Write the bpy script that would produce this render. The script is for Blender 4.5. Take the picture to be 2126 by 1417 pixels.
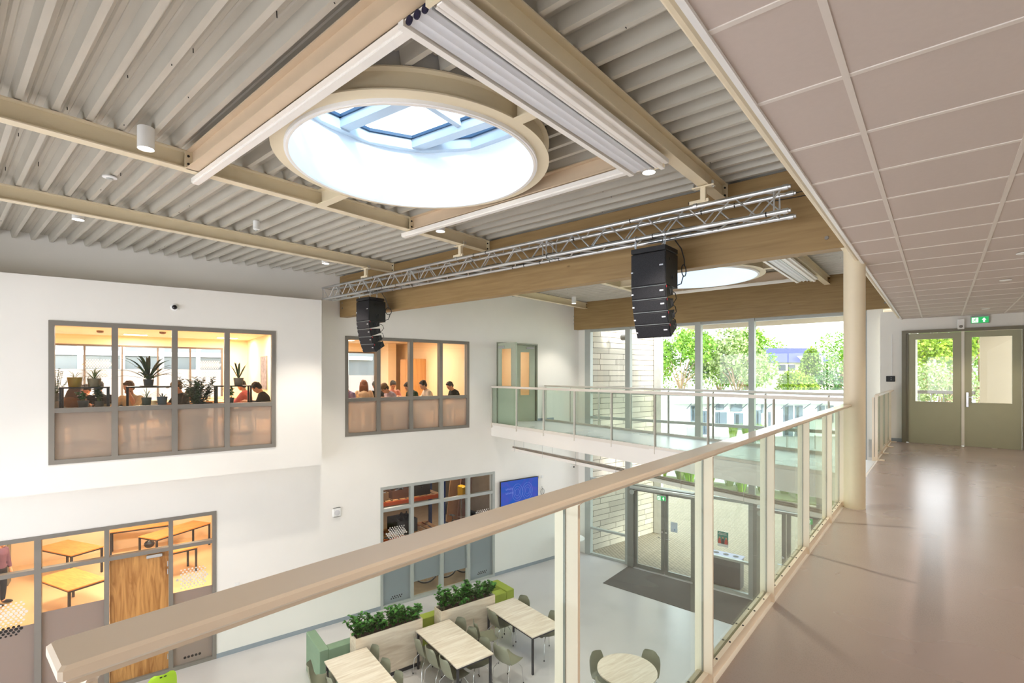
import bpy, bmesh, math, random
from mathutils import Vector, Matrix
for _o in list(bpy.data.objects): bpy.data.objects.remove(_o)
SC = bpy.context.scene
COL = SC.collection
R = math.radians
ZU = 4.36                       # upper floor level
# ---------------------------------------------------------------- camera
_cd = bpy.data.cameras.new('camera'); CAM = bpy.data.objects.new('camera', _cd); COL.objects.link(CAM)
_cd.sensor_width = 36.0; _cd.lens = 1040.0/2126*36; _cd.shift_y = (778-708.5)/2126.0
_cd.clip_start = .02; _cd.clip_end = 400
CAM.location = (0, 0, 5.76); CAM.rotation_euler = (R(90), 0, R(40.524))
SC.camera = CAM
# ---------------------------------------------------------------- sky, exposure, lights
W = bpy.data.worlds.new('sky'); SC.world = W; W.use_nodes = True
_n = W.node_tree; _n.nodes.clear()
_out = _n.nodes.new('ShaderNodeOutputWorld'); _bg = _n.nodes.new('ShaderNodeBackground')
_tc = _n.nodes.new('ShaderNodeTexCoord'); _sep = _n.nodes.new('ShaderNodeSeparateXYZ'); _cr = _n.nodes.new('ShaderNodeValToRGB')
_n.links.new(_tc.outputs['Generated'], _sep.inputs[0]); _n.links.new(_sep.outputs['Z'], _cr.inputs[0])
_cr.color_ramp.elements[0].position = .0; _cr.color_ramp.elements[0].color = (.93, .96, 1, 1)
_cr.color_ramp.elements[1].position = .9; _cr.color_ramp.elements[1].color = (.80, .88, 1, 1)
_n.links.new(_cr.outputs[0], _bg.inputs[0]); _bg.inputs[1].default_value = 2.3
_n.links.new(_bg.outputs[0], _out.inputs[0])
_sd = bpy.data.lights.new('sun', 'SUN'); _sd.energy = 3.6; _sd.angle = R(8); _sd.color = (1, .95, .86)
SUN = bpy.data.objects.new('sun', _sd); COL.objects.link(SUN); SUN.rotation_euler = (R(73), 0, R(84)); SUN.location = (20, -20, 30)
VS = SC.view_settings
VS.view_transform = 'Standard'; VS.look = 'None'; VS.gamma = 1.0; VS.use_curve_mapping = False
VS.exposure = 1.2
cy = SC.cycles
cy.max_bounces = 9; cy.diffuse_bounces = 5; cy.glossy_bounces = 3; cy.transmission_bounces = 4; cy.transparent_max_bounces = 24
cy.use_denoising = True; cy.sample_clamp_indirect = 6.0; cy.caustics_reflective = False; cy.caustics_refractive = False
cy.use_adaptive_sampling = True; cy.adaptive_threshold = .02

def area_lamp(name, loc, size, power, color=(1, .93, .82), rot=(0, 0, 0), spread=180):
    d = bpy.data.lights.new(name, 'AREA'); d.shape = 'RECTANGLE'; d.size = size[0]; d.size_y = size[1]
    d.energy = power; d.color = color; d.spread = R(spread)
    o = bpy.data.objects.new(name, d); COL.objects.link(o); o.location = loc; o.rotation_euler = rot
    return o
def spot_lamp(name, loc, power, color=(1, .9, .76), cone=75, rot=(0, 0, 0), size=.05, blend=.6):
    d = bpy.data.lights.new(name, 'SPOT'); d.energy = power; d.color = color; d.spot_size = R(cone); d.spot_blend = blend; d.shadow_soft_size = size
    o = bpy.data.objects.new(name, d); COL.objects.link(o); o.location = loc; o.rotation_euler = rot
    return o
# ---------------------------------------------------------------- frames of reference
WA = R(-12.413)                                   # the left wall is skewed to the corridor
WO = Vector((-10.209, 8.301, 0))
WN = Vector((math.cos(WA), math.sin(WA), 0)); WS = Vector((-math.sin(WA), math.cos(WA), 0))
def wpt(d, s, z=0): return WO + WN*d + WS*s + Vector((0, 0, z))
WM = Matrix.Translation(WO) @ Matrix.Rotation(WA, 4, 'Z')      # local x = out of wall (d), y = along wall (s)
BA = R(-15.06); BO = Vector((-9.71, 10.47, 0))
BM = Matrix.Translation(BO) @ Matrix.Rotation(BA, 4, 'Z')      # local x = along the bridge, y = towards the facade
# ---------------------------------------------------------------- materials
def lin(c):
    o = []
    for v in c[:3]:
        v = v/255.0; o.append(v/12.92 if v <= .04045 else ((v+.055)/1.055)**2.4)
    return (*o, 1)
MATS = {}
def new_mat(name):
    m = bpy.data.materials.new(name); m.use_nodes = True; m.node_tree.nodes.clear()
    return m, m.node_tree
def N(nt, t, **kw):
    n = nt.nodes.new(t)
    for k, v in kw.items():
        if k in n.inputs: n.inputs[k].default_value = v
        else: setattr(n, k, v)
    return n
def coords(nt, scale=(1, 1, 1), kind='Object', rot=(0, 0, 0)):
    tc = N(nt, 'ShaderNodeTexCoord'); mp = N(nt, 'ShaderNodeMapping'); mp.inputs['Scale'].default_value = scale; mp.inputs['Rotation'].default_value = rot
    nt.links.new(tc.outputs[kind], mp.inputs[0]); return mp.outputs[0]
def mat(name, c, rough=.5, metal=0, var=.06, scale=6, bump=0, bscale=60, emit=0, spec=.5, coat=0, c2=None, stretch=(1, 1, 1), detail=4):
    """painted / plastic / metal surface with a faint procedural variation"""
    if name in MATS: return MATS[name]
    m, nt = new_mat(name); L = nt.links.new
    out = N(nt, 'ShaderNodeOutputMaterial'); b = N(nt, 'ShaderNodeBsdfPrincipled', Roughness=rough, Metallic=metal)
    b.inputs['Specular IOR Level'].default_value = spec; b.inputs['Coat Weight'].default_value = coat
    co = coords(nt, tuple(scale*s for s in stretch))
    no = N(nt, 'ShaderNodeTexNoise', Scale=1.0, Detail=detail); L(co, no.inputs['Vector'])
    cr = N(nt, 'ShaderNodeValToRGB'); a = lin(c)
    lo = lin(c2) if c2 else tuple(v*(1-var) for v in a[:3])+(1,)
    hi = a if c2 else tuple(min(1, v*(1+var)) for v in a[:3])+(1,)
    cr.color_ramp.elements[0].position = .35; cr.color_ramp.elements[1].position = .65
    cr.color_ramp.elements[0].color = lo; cr.color_ramp.elements[1].color = hi
    L(no.outputs['Fac'], cr.inputs[0]); L(cr.outputs[0], b.inputs['Base Color'])
    if bump:
        n2 = N(nt, 'ShaderNodeTexNoise', Scale=bscale, Detail=3.0); bp = N(nt, 'ShaderNodeBump', Strength=bump, Distance=.01)
        L(coords(nt), n2.inputs['Vector']); L(n2.outputs['Fac'], bp.inputs['Height']); L(bp.outputs[0], b.inputs['Normal'])
    if emit:
        b.inputs['Emission Color'].default_value = a; b.inputs['Emission Strength'].default_value = emit
    L(b.outputs[0], out.inputs[0]); MATS[name] = m; return m
def emis(name, c, s):
    if name in MATS: return MATS[name]
    m, nt = new_mat(name); out = N(nt, 'ShaderNodeOutputMaterial'); e = N(nt, 'ShaderNodeEmission', Color=lin(c), Strength=s)
    nt.links.new(e.outputs[0], out.inputs[0]); MATS[name] = m; return m
def glass(name, tint=(235, 245, 242), refl=1.0, rough=0.0, edge=None):
    if name in MATS: return MATS[name]
    m, nt = new_mat(name); L = nt.links.new
    out = N(nt, 'ShaderNodeOutputMaterial'); t = N(nt, 'ShaderNodeBsdfTransparent', Color=lin(tint)); g = N(nt, 'ShaderNodeBsdfGlossy', Roughness=rough)
    g.inputs['Color'].default_value = (refl, refl, refl, 1)
    lw = N(nt, 'ShaderNodeLayerWeight'); lw.inputs['Blend'].default_value = .5
    pw = N(nt, 'ShaderNodeMath'); pw.operation = 'POWER'; pw.inputs[1].default_value = 5.0; ma = N(nt, 'ShaderNodeMath'); ma.operation = 'MULTIPLY_ADD'; ma.inputs[1].default_value = .7; ma.inputs[2].default_value = .025
    mx = N(nt, 'ShaderNodeMixShader'); L(lw.outputs['Facing'], pw.inputs[0]); L(pw.outputs[0], ma.inputs[0]); L(ma.outputs[0], mx.inputs[0])
    if edge:      # a longer path through the pane at a grazing angle tints it more
        cm = N(nt, 'ShaderNodeMixRGB'); cm.inputs[1].default_value = lin(tint); cm.inputs[2].default_value = lin(edge); p3 = N(nt, 'ShaderNodeMath'); p3.operation = 'POWER'; p3.inputs[1].default_value = 2.0
        L(lw.outputs['Facing'], p3.inputs[0]); L(p3.outputs[0], cm.inputs[0]); L(cm.outputs[0], t.inputs[0])
    L(t.outputs[0], mx.inputs[1]); L(g.outputs[0], mx.inputs[2]); L(mx.outputs[0], out.inputs[0]); MATS[name] = m; return m
def frost(name, c, clear=.25):
    """translucent privacy film on glass"""
    if name in MATS: return MATS[name]
    m, nt = new_mat(name); L = nt.links.new
    out = N(nt, 'ShaderNodeOutputMaterial')
    t = N(nt, 'ShaderNodeBsdfTransparent', Color=lin(c)); d = N(nt, 'ShaderNodeBsdfDiffuse', Color=lin(c)); tl = N(nt, 'ShaderNodeBsdfTranslucent', Color=lin(c))
    a = N(nt, 'ShaderNodeMixShader'); a.inputs[0].default_value = .55; b = N(nt, 'ShaderNodeMixShader'); b.inputs[0].default_value = clear
    L(d.outputs[0], a.inputs[1]); L(tl.outputs[0], a.inputs[2]); L(a.outputs[0], b.inputs[1]); L(t.outputs[0], b.inputs[2])
    L(b.outputs[0], out.inputs[0]); MATS[name] = m; return m
def wood(name, c1, c2, axis=0, scale=3.0, rough=.45, knots=0, stretch=14, coat=0, dist=2.0):
    """long grained timber; grain runs along the object's axis 0/1/2"""
    if name in MATS: return MATS[name]
    m, nt = new_mat(name); L = nt.links.new
    out = N(nt, 'ShaderNodeOutputMaterial'); b = N(nt, 'ShaderNodeBsdfPrincipled', Roughness=rough); b.inputs['Coat Weight'].default_value = coat
    sc = [scale*stretch]*3; sc[axis] = scale
    co = coords(nt, tuple(sc)); no = N(nt, 'ShaderNodeTexNoise', Scale=1.0, Detail=6.0, Distortion=dist); L(co, no.inputs['Vector'])
    cr = N(nt, 'ShaderNodeValToRGB'); cr.color_ramp.elements[0].position = .3; cr.color_ramp.elements[1].position = .7
    cr.color_ramp.elements[0].color = lin(c1); cr.color_ramp.elements[1].color = lin(c2); L(no.outputs['Fac'], cr.inputs[0])
    col = cr.outputs[0]
    if knots:
        s2 = [3.2]*3; s2[axis] = 1.6
        vo = N(nt, 'ShaderNodeTexVoronoi', Scale=1.0); L(coords(nt, tuple(s2)), vo.inputs['Vector'])
        c3 = N(nt, 'ShaderNodeValToRGB'); c3.color_ramp.elements[0].position = .03; c3.color_ramp.elements[0].color = (.35, .28, .2, 1); c3.color_ramp.elements[1].position = .07; c3.color_ramp.elements[1].color = (1, 1, 1, 1)
        L(vo.outputs['Distance'], c3.inputs[0]); mx = N(nt, 'ShaderNodeMixRGB'); mx.blend_type = 'MULTIPLY'; mx.inputs[0].default_value = knots
        L(col, mx.inputs[1]); L(c3.outputs[0], mx.inputs[2]); col = mx.outputs[0]
    L(col, b.inputs['Base Color']); L(b.outputs[0], out.inputs[0]); MATS[name] = m; return m
# ---------------------------------------------------------------- mesh builder
class MB:
    def __init__(s, M=None): s.v = []; s.f = []; s.mi = []; s.M = M; s.cur = 0
    def add(s, vs, fs):
        k = len(s.v)
        s.v += [tuple(s.M @ Vector(p)) for p in vs] if s.M is not None else [tuple(p) for p in vs]
        s.f += [tuple(i+k for i in f) for f in fs]; s.mi += [s.cur]*len(fs); return s
    def box(s, x0, y0, z0, x1, y1, z1):
        x0, x1 = min(x0, x1), max(x0, x1); y0, y1 = min(y0, y1), max(y0, y1); z0, z1 = min(z0, z1), max(z0, z1)
        return s.add([(x0, y0, z0), (x1, y0, z0), (x1, y1, z0), (x0, y1, z0), (x0, y0, z1), (x1, y0, z1), (x1, y1, z1), (x0, y1, z1)],
                     [(3, 2, 1, 0), (4, 5, 6, 7), (0, 1, 5, 4), (1, 2, 6, 5), (2, 3, 7, 6), (3, 0, 4, 7)])
    def cb(s, c, size, rot=(0, 0, 0)):
        """box by centre, size and euler"""
        from mathutils import Euler
        E = Euler(rot).to_matrix(); hx, hy, hz = size[0]/2, size[1]/2, size[2]/2; c = Vector(c)
        vs = [c + E @ Vector(p) for p in [(-hx, -hy, -hz), (hx, -hy, -hz), (hx, hy, -hz), (-hx, hy, -hz), (-hx, -hy, hz), (hx, -hy, hz), (hx, hy, hz), (-hx, hy, hz)]]
        return s.add(vs, [(3, 2, 1, 0), (4, 5, 6, 7), (0, 1, 5, 4), (1, 2, 6, 5), (2, 3, 7, 6), (3, 0, 4, 7)])
    def rbox(s, x0, y0, z0, x1, y1, z1, r=.01):
        """box with chamfered vertical and top edges"""
        x0, x1 = min(x0, x1), max(x0, x1); y0, y1 = min(y0, y1), max(y0, y1)
        def ring(i, z): return [(x0+i+r, y0+i, z), (x1-i-r, y0+i, z), (x1-i, y0+i+r, z), (x1-i, y1-i-r, z), (x1-i-r, y1-i, z), (x0+i+r, y1-i, z), (x0+i, y1-i-r, z), (x0+i, y0+i+r, z)]
        vs = ring(r, z0) + ring(0, z0+r) + ring(0, z1-r) + ring(r, z1)
        fs = [tuple(reversed(range(8))), tuple(range(24, 32))]
        for k in range(3):
            for j in range(8): a = k*8+j; b = k*8+(j+1) % 8; fs.append((a, b, b+8, a+8))
        return s.add(vs, fs)
    def tube(s, pts, r, n=8, closed=False, cap=True):
        pts = [Vector(p) for p in pts]; m = len(pts); rr = r if isinstance(r, (list, tuple)) else [r]*m
        vs = []; prev = None
        for i, p in enumerate(pts):
            if closed: t = (pts[(i+1) % m]-pts[i-1]).normalized()
            else: t = (pts[min(i+1, m-1)]-pts[max(i-1, 0)]).normalized()
            if prev is None:
                a = Vector((0, 0, 1)) if abs(t.z) < .9 else Vector((1, 0, 0)); u = t.cross(a).normalized()
            else: u = (prev - t*prev.dot(t)).normalized()
            prev = u; w = t.cross(u)
            for k in range(n):
                an = 2*math.pi*(k+.5)/n; vs.append(p + (u*math.cos(an)+w*math.sin(an))*rr[i])
        fs = []
        for i in range(m if closed else m-1):
            j = (i+1) % m
            for k in range(n): fs.append((i*n+k, i*n+(k+1) % n, j*n+(k+1) % n, j*n+k))
        if cap and not closed: fs.append(tuple(reversed(range(n)))); fs.append(tuple(range((m-1)*n, m*n)))
        return s.add(vs, fs)
    def lathe(s, prof, c=(0, 0, 0), n=24, axis='z'):
        vs = []; c = Vector(c); m = len(prof)
        for r, h in prof:
            for k in range(n):
                a = 2*math.pi*k/n; x, y = r*math.cos(a), r*math.sin(a)
                p = {'z': (x, y, h), 'x': (h, x, y), 'y': (y, h, x)}[axis]; vs.append(c+Vector(p))
        fs = [(i*n+k, i*n+(k+1) % n, (i+1)*n+(k+1) % n, (i+1)*n+k) for i in range(m-1) for k in range(n)]
        if prof[0] == prof[-1]: return s.add(vs, fs)
        if prof[0][0] > 1e-5: fs.append(tuple(reversed(range(n))))
        if prof[-1][0] > 1e-5: fs.append(tuple(range((m-1)*n, m*n)))
        return s.add(vs, fs)
    def prism(s, poly, z0, z1):
        """polygon in xy pulled up from z0 to z1"""
        n = len(poly); vs = [(x, y, z0) for x, y in poly] + [(x, y, z1) for x, y in poly]
        fs = [tuple(reversed(range(n))), tuple(range(n, 2*n))] + [(i, (i+1) % n, n+(i+1) % n, n+i) for i in range(n)]
        return s.add(vs, fs)
    def ext(s, prof, a, b, up=(0, 0, 1)):
        """section prof (side, up) swept straight from a to b"""
        a = Vector(a); b = Vector(b); t = (b-a).normalized(); w = Vector(up); sd = t.cross(w).normalized(); w = sd.cross(t)
        n = len(prof); vs = [a+sd*x+w*y for x, y in prof] + [b+sd*x+w*y for x, y in prof]
        fs = [tuple(range(n)), tuple(reversed(range(n, 2*n)))] + [(i, n+i, n+(i+1) % n, (i+1) % n) for i in range(n)]
        return s.add(vs, fs)
    def sph(s, c, r, n=12, m=8, sq=(1, 1, 1)):
        c = Vector(c); vs = []; fs = []
        for i in range(m+1):
            t = math.pi*i/m
            for k in range(n):
                a = 2*math.pi*k/n; vs.append(c+Vector((r*sq[0]*math.sin(t)*math.cos(a), r*sq[1]*math.sin(t)*math.sin(a), -r*sq[2]*math.cos(t))))
        for i in range(m):
            for k in range(n): fs.append((i*n+k, i*n+(k+1) % n, (i+1)*n+(k+1) % n, (i+1)*n+k))
        return s.add(vs, fs)
    def build(s, name, m, parent=None, smooth=False, M=None, loc=None, rotz=None, **props):
        me = bpy.data.meshes.new(name); me.from_pydata(s.v, [], s.f); me.validate(); me.update()
        for x in (m if isinstance(m, (list, tuple)) else [m]): me.materials.append(x)
        if any(s.mi): me.polygons.foreach_set('material_index', s.mi)
        if smooth:
            me.polygons.foreach_set('use_smooth', [True]*len(me.polygons))
            if smooth != 'all':
                try: me.set_sharp_from_angle(angle=R(40))
                except Exception: pass
        o = bpy.data.objects.new(name, me); COL.objects.link(o)
        if parent is not None: o.parent = parent
        if M is not None: o.matrix_world = M
        if loc is not None: o.location = loc
        if rotz is not None: o.rotation_euler = (0, 0, rotz)
        for k, v in props.items(): o[k] = v
        return o
def thing(name, label, cat, loc=(0, 0, 0), rotz=0, group=None, kind=None):
    o = bpy.data.objects.new(name, None); COL.objects.link(o); o.location = loc; o.rotation_euler = (0, 0, rotz); o.empty_display_size = .1
    if label: o['label'] = label
    if cat: o['category'] = cat
    if group: o['group'] = group
    if kind: o['kind'] = kind
    return o
def tag(o, label=None, cat=None, group=None, kind=None):
    for k, v in (('label', label), ('category', cat), ('group', group), ('kind', kind)):
        if v: o[k] = v
    return o
def dup(root, loc=None, rotz=None, label=None, group=None):
    def cp(o, par):
        c = o.copy(); COL.objects.link(c)
        if par is not None: c.parent = par
        for ch in [x for x in KIDS.get(o.name, [])]: cp(ch, c)
        return c
    KIDS = {}
    for x in bpy.data.objects:
        if x.parent is not None: KIDS.setdefault(x.parent.name, []).append(x)
    r = cp(root, None)
    if loc is not None: r.location = loc
    if rotz is not None: r.rotation_euler = (0, 0, rotz)
    if label: r['label'] = label
    if group: r['group'] = group
    return r
S = dict(kind='structure')
# ---------------------------------------------------------------- palette
M_WALL = mat('wall_paint', (243, 240, 234), .75, var=.012, scale=1.2, bump=.03, bscale=220)
M_UPWALL = mat('upper_wall_shade', (186, 172, 142), .8, var=.02, scale=1.2, bump=.03, bscale=200)  # wall white with the recess shade put into its colour; not assigned
M_CREAM = mat('cream_steel', (232, 219, 190), .42, var=.02, scale=3)
M_RAIL = mat('rail_powder_coat', (242, 226, 204), .32, var=.015, scale=4, coat=.35); M_BRAIL = mat('bridge_rail_coat', (230, 224, 214), .34, var=.01)
M_DECK = mat('deck_steel', (200, 195, 183), .42, metal=.15, var=.04, scale=2, stretch=(1, 6, 1))
M_GREY = mat('grey_frame', (132, 126, 118), .45, var=.02)
M_LGREY = mat('light_grey_frame', (176, 180, 176), .35, var=.02)
M_ALU = mat('aluminium', (205, 207, 208), .28, metal=.85, var=.03)
M_CHROME = mat('chrome', (220, 220, 222), .12, metal=1.0, var=.02)
M_BLACK = mat('black_plastic', (22, 22, 24), .5, var=.1)
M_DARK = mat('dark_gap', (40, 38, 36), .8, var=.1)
M_WHITE = mat('white_coat', (240, 240, 238), .4, var=.01)
M_GLASS = glass('clear_glass', (250, 252, 251))
M_RGLASS = glass('railing_glass', (249, 252, 250), edge=(226, 240, 231))
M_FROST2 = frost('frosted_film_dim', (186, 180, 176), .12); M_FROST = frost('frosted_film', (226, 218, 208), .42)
M_WSKIRT = mat('blue_grey_skirting', (150, 160, 168), .5, var=.02)
# ================================================================ FLOOR AND SHELL MATERIALS
def tiles_mat(name, c, mortar, sx, sy, rough=.8, var=.12, rot=0, msize=.012):
    if name in MATS: return MATS[name]
    m, nt = new_mat(name); L = nt.links.new
    out = N(nt, 'ShaderNodeOutputMaterial'); b = N(nt, 'ShaderNodeBsdfPrincipled', Roughness=rough)
    br = N(nt, 'ShaderNodeTexBrick', Scale=1.0); L(coords(nt, (1, 1, 1), 'Object', (0, 0, rot)), br.inputs['Vector'])
    br.inputs['Brick Width'].default_value = sx; br.inputs['Row Height'].default_value = sy; br.inputs['Mortar Size'].default_value = msize
    a = lin(c); br.inputs['Color1'].default_value = a; br.inputs['Color2'].default_value = tuple(v*(1-var) for v in a[:3])+(1,); br.inputs['Mortar'].default_value = lin(mortar)
    L(br.outputs[0], b.inputs['Base Color']); L(b.outputs[0], out.inputs[0]); MATS[name] = m; return m
def floor_mat(name, c, rough, rv=.02, scale=1.5, speck=.05, seam=None):
    m, nt = new_mat(name); L = nt.links.new
    out = N(nt, 'ShaderNodeOutputMaterial'); b = N(nt, 'ShaderNodeBsdfPrincipled')
    n1 = N(nt, 'ShaderNodeTexNoise', Scale=scale, Detail=1.5); L(coords(nt), n1.inputs['Vector'])
    n2 = N(nt, 'ShaderNodeTexNoise', Scale=220.0, Detail=1.0); L(coords(nt, (1, .35, 1)), n2.inputs['Vector'])
    ad = N(nt, 'ShaderNodeMath'); ad.operation = 'ADD'; L(n1.outputs['Fac'], ad.inputs[0]); L(n2.outputs['Fac'], ad.inputs[1])
    cr = N(nt, 'ShaderNodeValToRGB'); a = lin(c); cr.color_ramp.elements[0].position = .6; cr.color_ramp.elements[1].position = 1.4
    cr.color_ramp.elements[0].color = tuple(v*(1-speck*2) for v in a[:3])+(1,); cr.color_ramp.elements[1].color = tuple(min(1, v*(1+speck)) for v in a[:3])+(1,)
    mr = N(nt, 'ShaderNodeMapRange'); mr.inputs['To Min'].default_value = max(.02, rough-rv); mr.inputs['To Max'].default_value = rough+rv
    L(ad.outputs[0], cr.inputs[0]); L(n1.outputs['Fac'], mr.inputs[0]); L(mr.outputs[0], b.inputs['Roughness']); L(cr.outputs[0], b.inputs['Base Color'])
    b.inputs['Specular IOR Level'].default_value = .9
    L(b.outputs[0], out.inputs[0]); MATS[name] = m; return m
M_FLOOR = floor_mat('atrium_floor', (210, 204, 205), .30)
M_BFLOOR = floor_mat('bridge_floor', (214, 218, 222), .28)
M_CFLOOR = floor_mat('corridor_linoleum', (164, 147, 140), .27, rv=.015, speck=.035)
M_RFLOOR = floor_mat('classroom_floor', (214, 184, 140), .4)
M_CTILE = mat('ceiling_tile', (202, 190, 182), .9, var=.01, scale=40, bump=.05, bscale=300)
M_CGRID = mat('ceiling_grid', (222, 214, 206), .5, var=.01)
M_GLU = wood('stained_glulam', (142, 114, 72), (160, 132, 88), 0, 1.3, .55, knots=.6, stretch=14, dist=.6)
M_RWALL = mat('classroom_wall', (244, 222, 188), .8, var=.01)
M_RCEIL = mat('classroom_ceiling', (240, 226, 208), .85, var=.01)
# ---------------------------------------------------------------- generic wall with rectangular openings (cut in the y/z plane of its frame)
def wall_open(mb, x0, x1, y0, y1, z0, z1, ops):
    ys = sorted({y0, y1} | {min(max(v, y0), y1) for o in ops for v in o[:2]})
    for a, b in zip(ys, ys[1:]):
        if b-a < 1e-4: continue
        m = (a+b)/2; cuts = sorted((o[2], o[3]) for o in ops if o[0] <= m <= o[1]); z = z0
        for c, d in cuts:
            if c > z+1e-4: mb.box(x0, a, z, x1, b, min(c, z1))
            z = max(z, d)
        if z < z1-1e-4: mb.box(x0, a, z, x1, b, z1)
    return mb
# left wall
ops = [(-9.6, -4.57, 0, 3.0), (-1.08, 2.34, 0, 3.0), (-1.95, 1.48, 4.31, 6.68), (2.41, 3.94, 4.36, 6.70), (-12, -2.76, 3.9, 7.3)]
wall_open(MB(), -.25, 0, -16, 5.9, 0, 8.2, ops).build('wall_left', M_WALL, M=WM, **S)
b = MB(); wall_open(b, .45, .6, -16, -2.66, 3.82, 7.38, [(-7.03, -3.58, 4.28, 6.66)])
b.box(0, -16, 7.28, .45, -2.66, 7.38).box(0, -16, 3.82, .45, -2.66, 3.92).box(0, -2.76, 3.92, .45, -2.66, 7.28)
b.build('wall_box', M_WALL, M=WM, **S)
# floors
def pts(*a): return [(p[0], p[1]) for p in a]
MB().prism(pts(wpt(-.1, -16), (3, -7.4), (3, 14.0), wpt(-.1, 5.9)), -.2, 0).build('floor', M_FLOOR, **S)
MB().box(-.80, -7.3, 3.95, 1.75, 13.4, ZU-.004).build('floor', M_WALL, **S)
MB().box(-.775, -7.3, ZU-.004, 1.75, 13.4, ZU).build('floor', M_CFLOOR, **S)
BR = pts((-9.78, 10.49), (-.8, 8.03), (-.8, 10.05), (-9.35, 12.45))
MB().prism(BR, 4.03, ZU-.004).build('floor_bridge', M_WALL, **S)
MB().prism(BR, ZU-.004, ZU).build('floor_bridge', M_BFLOOR, **S)
# classrooms and workshop behind the left wall: s0,s1,d0,z0,z1
def room(s0, s1, d0, z0, z1, d1=-.25, back=None, fl=M_RFLOOR, wl=M_RWALL, ce=M_RCEIL):
    MB().box(d0-.1, s0-.1, z0-.1, d1, s1+.1, z0).build('floor', fl, M=WM, **S)
    MB().box(d0-.1, s0-.1, z1, d1, s1+.1, z1+.06).build('ceiling', ce, M=WM, **S)
    wall_open(MB(), d0-.1, d0, s0-.1, s1+.1, z0, z1, back or []).build('wall_back', wl, M=WM, **S)
    MB().box(d0, s0-.1, z0, d1, s0, z1).build('wall_side', wl, M=WM, **S)
    MB().box(d0, s1, z0, d1, s1+.1, z1).build('wall_side', wl, M=WM, **S)
room(-9.4, -2.9, -6.8, ZU, 6.9, d1=.45, back=[(-9.3, -3.61, 4.4, 6.63)])
room(-2.7, 2.05, -6.1, ZU, 6.9, back=[(-2.5, 1.25, 4.4, 6.6)])
room(2.28, 4.6, -4.0, ZU, 6.9)
room(-11, -2.6, -9.3, 0, 3.4)
room(-2.3, 5.6, -8.2, 0, 3.4, fl=mat('workshop_floor', (186, 160, 128), .6), wl=mat('workshop_wall', (160, 144, 126), .8))
# corridor end wall, right wall, back walls
b = MB(); 
for x0, x1, z0, z1 in [(-.98, -.61, 3.95, 7.1), (1.17, 1.75, 3.95, 7.1), (-.61, 1.17, 6.68, 7.1), (-.98, 1.75, 0, 4.3)]: b.box(x0, 13.3, z0, x1, 13.5, z1)
b.build('wall_corridor_end', M_WALL, **S)
MB().box(1.75, -7.4, 0, 1.9, 13.5, 8.2).build('wall_right', M_WALL, **S)
wall_open(MB(M=Matrix.Rotation(R(-90), 4, 'Z')), 7.3, 7.5, -15, 1.9, 0, 8.2, [(-11.5, -1.0, .3, 7.2), (-.5, 1.3, 4.8, 6.7)]).build('wall_back', M_WALL, **S)  # unseen back wall; both openings are added to let sky light in
b = MB()
for x in (-11.5, -9.4, -7.3, -5.2, -3.1, -1.08): b.box(x, -7.42, .3, x+.08, -7.32, 7.2)
for z in (.3, 2.5, 4.3, 7.12): b.box(-11.5, -7.4, z, -1, -7.34, z+.08)
b.build('window_back_added', M_LGREY, **S)  # unseen frames added around the large light opening
MB().box(-1.25, 13.72, 0, -.96, 14.0, 7.22).build('wall_pillar', M_WALL, **S)
MB().box(-.66, -7.3, 7.02, -.63, 13.6, 8.05).build('wall_upstand', M_WALL, **S)
wall_open(MB(M=Matrix.Rotation(R(-90), 4, 'Z')), -14.02, -13.86, -9.3, -8.7, 0, 8.2, []).build('wall_facade', M_WALL, **S)
MB().box(-.96, 13.86, 0, 1.9, 14.0, 4.3).build('wall_facade', M_WALL, **S)
MB().box(-9.3, 13.86, 7.22, 1.9, 14.1, 8.3).build('wall_facade', M_WALL, **S)
# corridor ceiling: tiles with a visible grid
MB().box(-.60, -7.3, 6.93, 1.75, 13.3, 7.02).build('ceiling', M_CTILE, **S)
b = MB()
for x in (-.28, .32, .92, 1.52): b.box(x-.012, -7.3, 6.925, x+.012, 13.3, 6.935)
y = 13.14
while y > -7.2: b.box(-.6, y-.012, 6.9255, 1.75, y+.012, 6.9345); y -= .6
b.build('trim_1', M_CGRID, **S)
MB().box(-.623, -7.3, 6.915, -.60, 13.3, 7.0).build('trim_2', M_WHITE, **S)
MB().box(-.642, -7.3, 6.96, -.623, 13.3, 7.02).build('gap_shade_strip', M_DARK, **S)  # dark strip fills the open gap, its shade put into the colour
MB().tube([(-.662, -7.3, 6.965), (-.662, 13.3, 6.965)], .021, 8).build('trim_4', M_CREAM, smooth=True, **S)
# skirting along the left wall
b = MB(); b.box(0, -4.57, 0, .012, -1.08, .09); b.box(0, 2.34, 0, .012, 5.9, .09); b.box(0, 3.94, ZU, .012, 4.6, ZU+.07); b.build('baseboard_left', M_WSKIRT, M=WM, **S)
MB().box(-.98, 13.27, ZU, -.61, 13.3, ZU+.07).build('baseboard_end', M_WSKIRT, **S)
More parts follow.
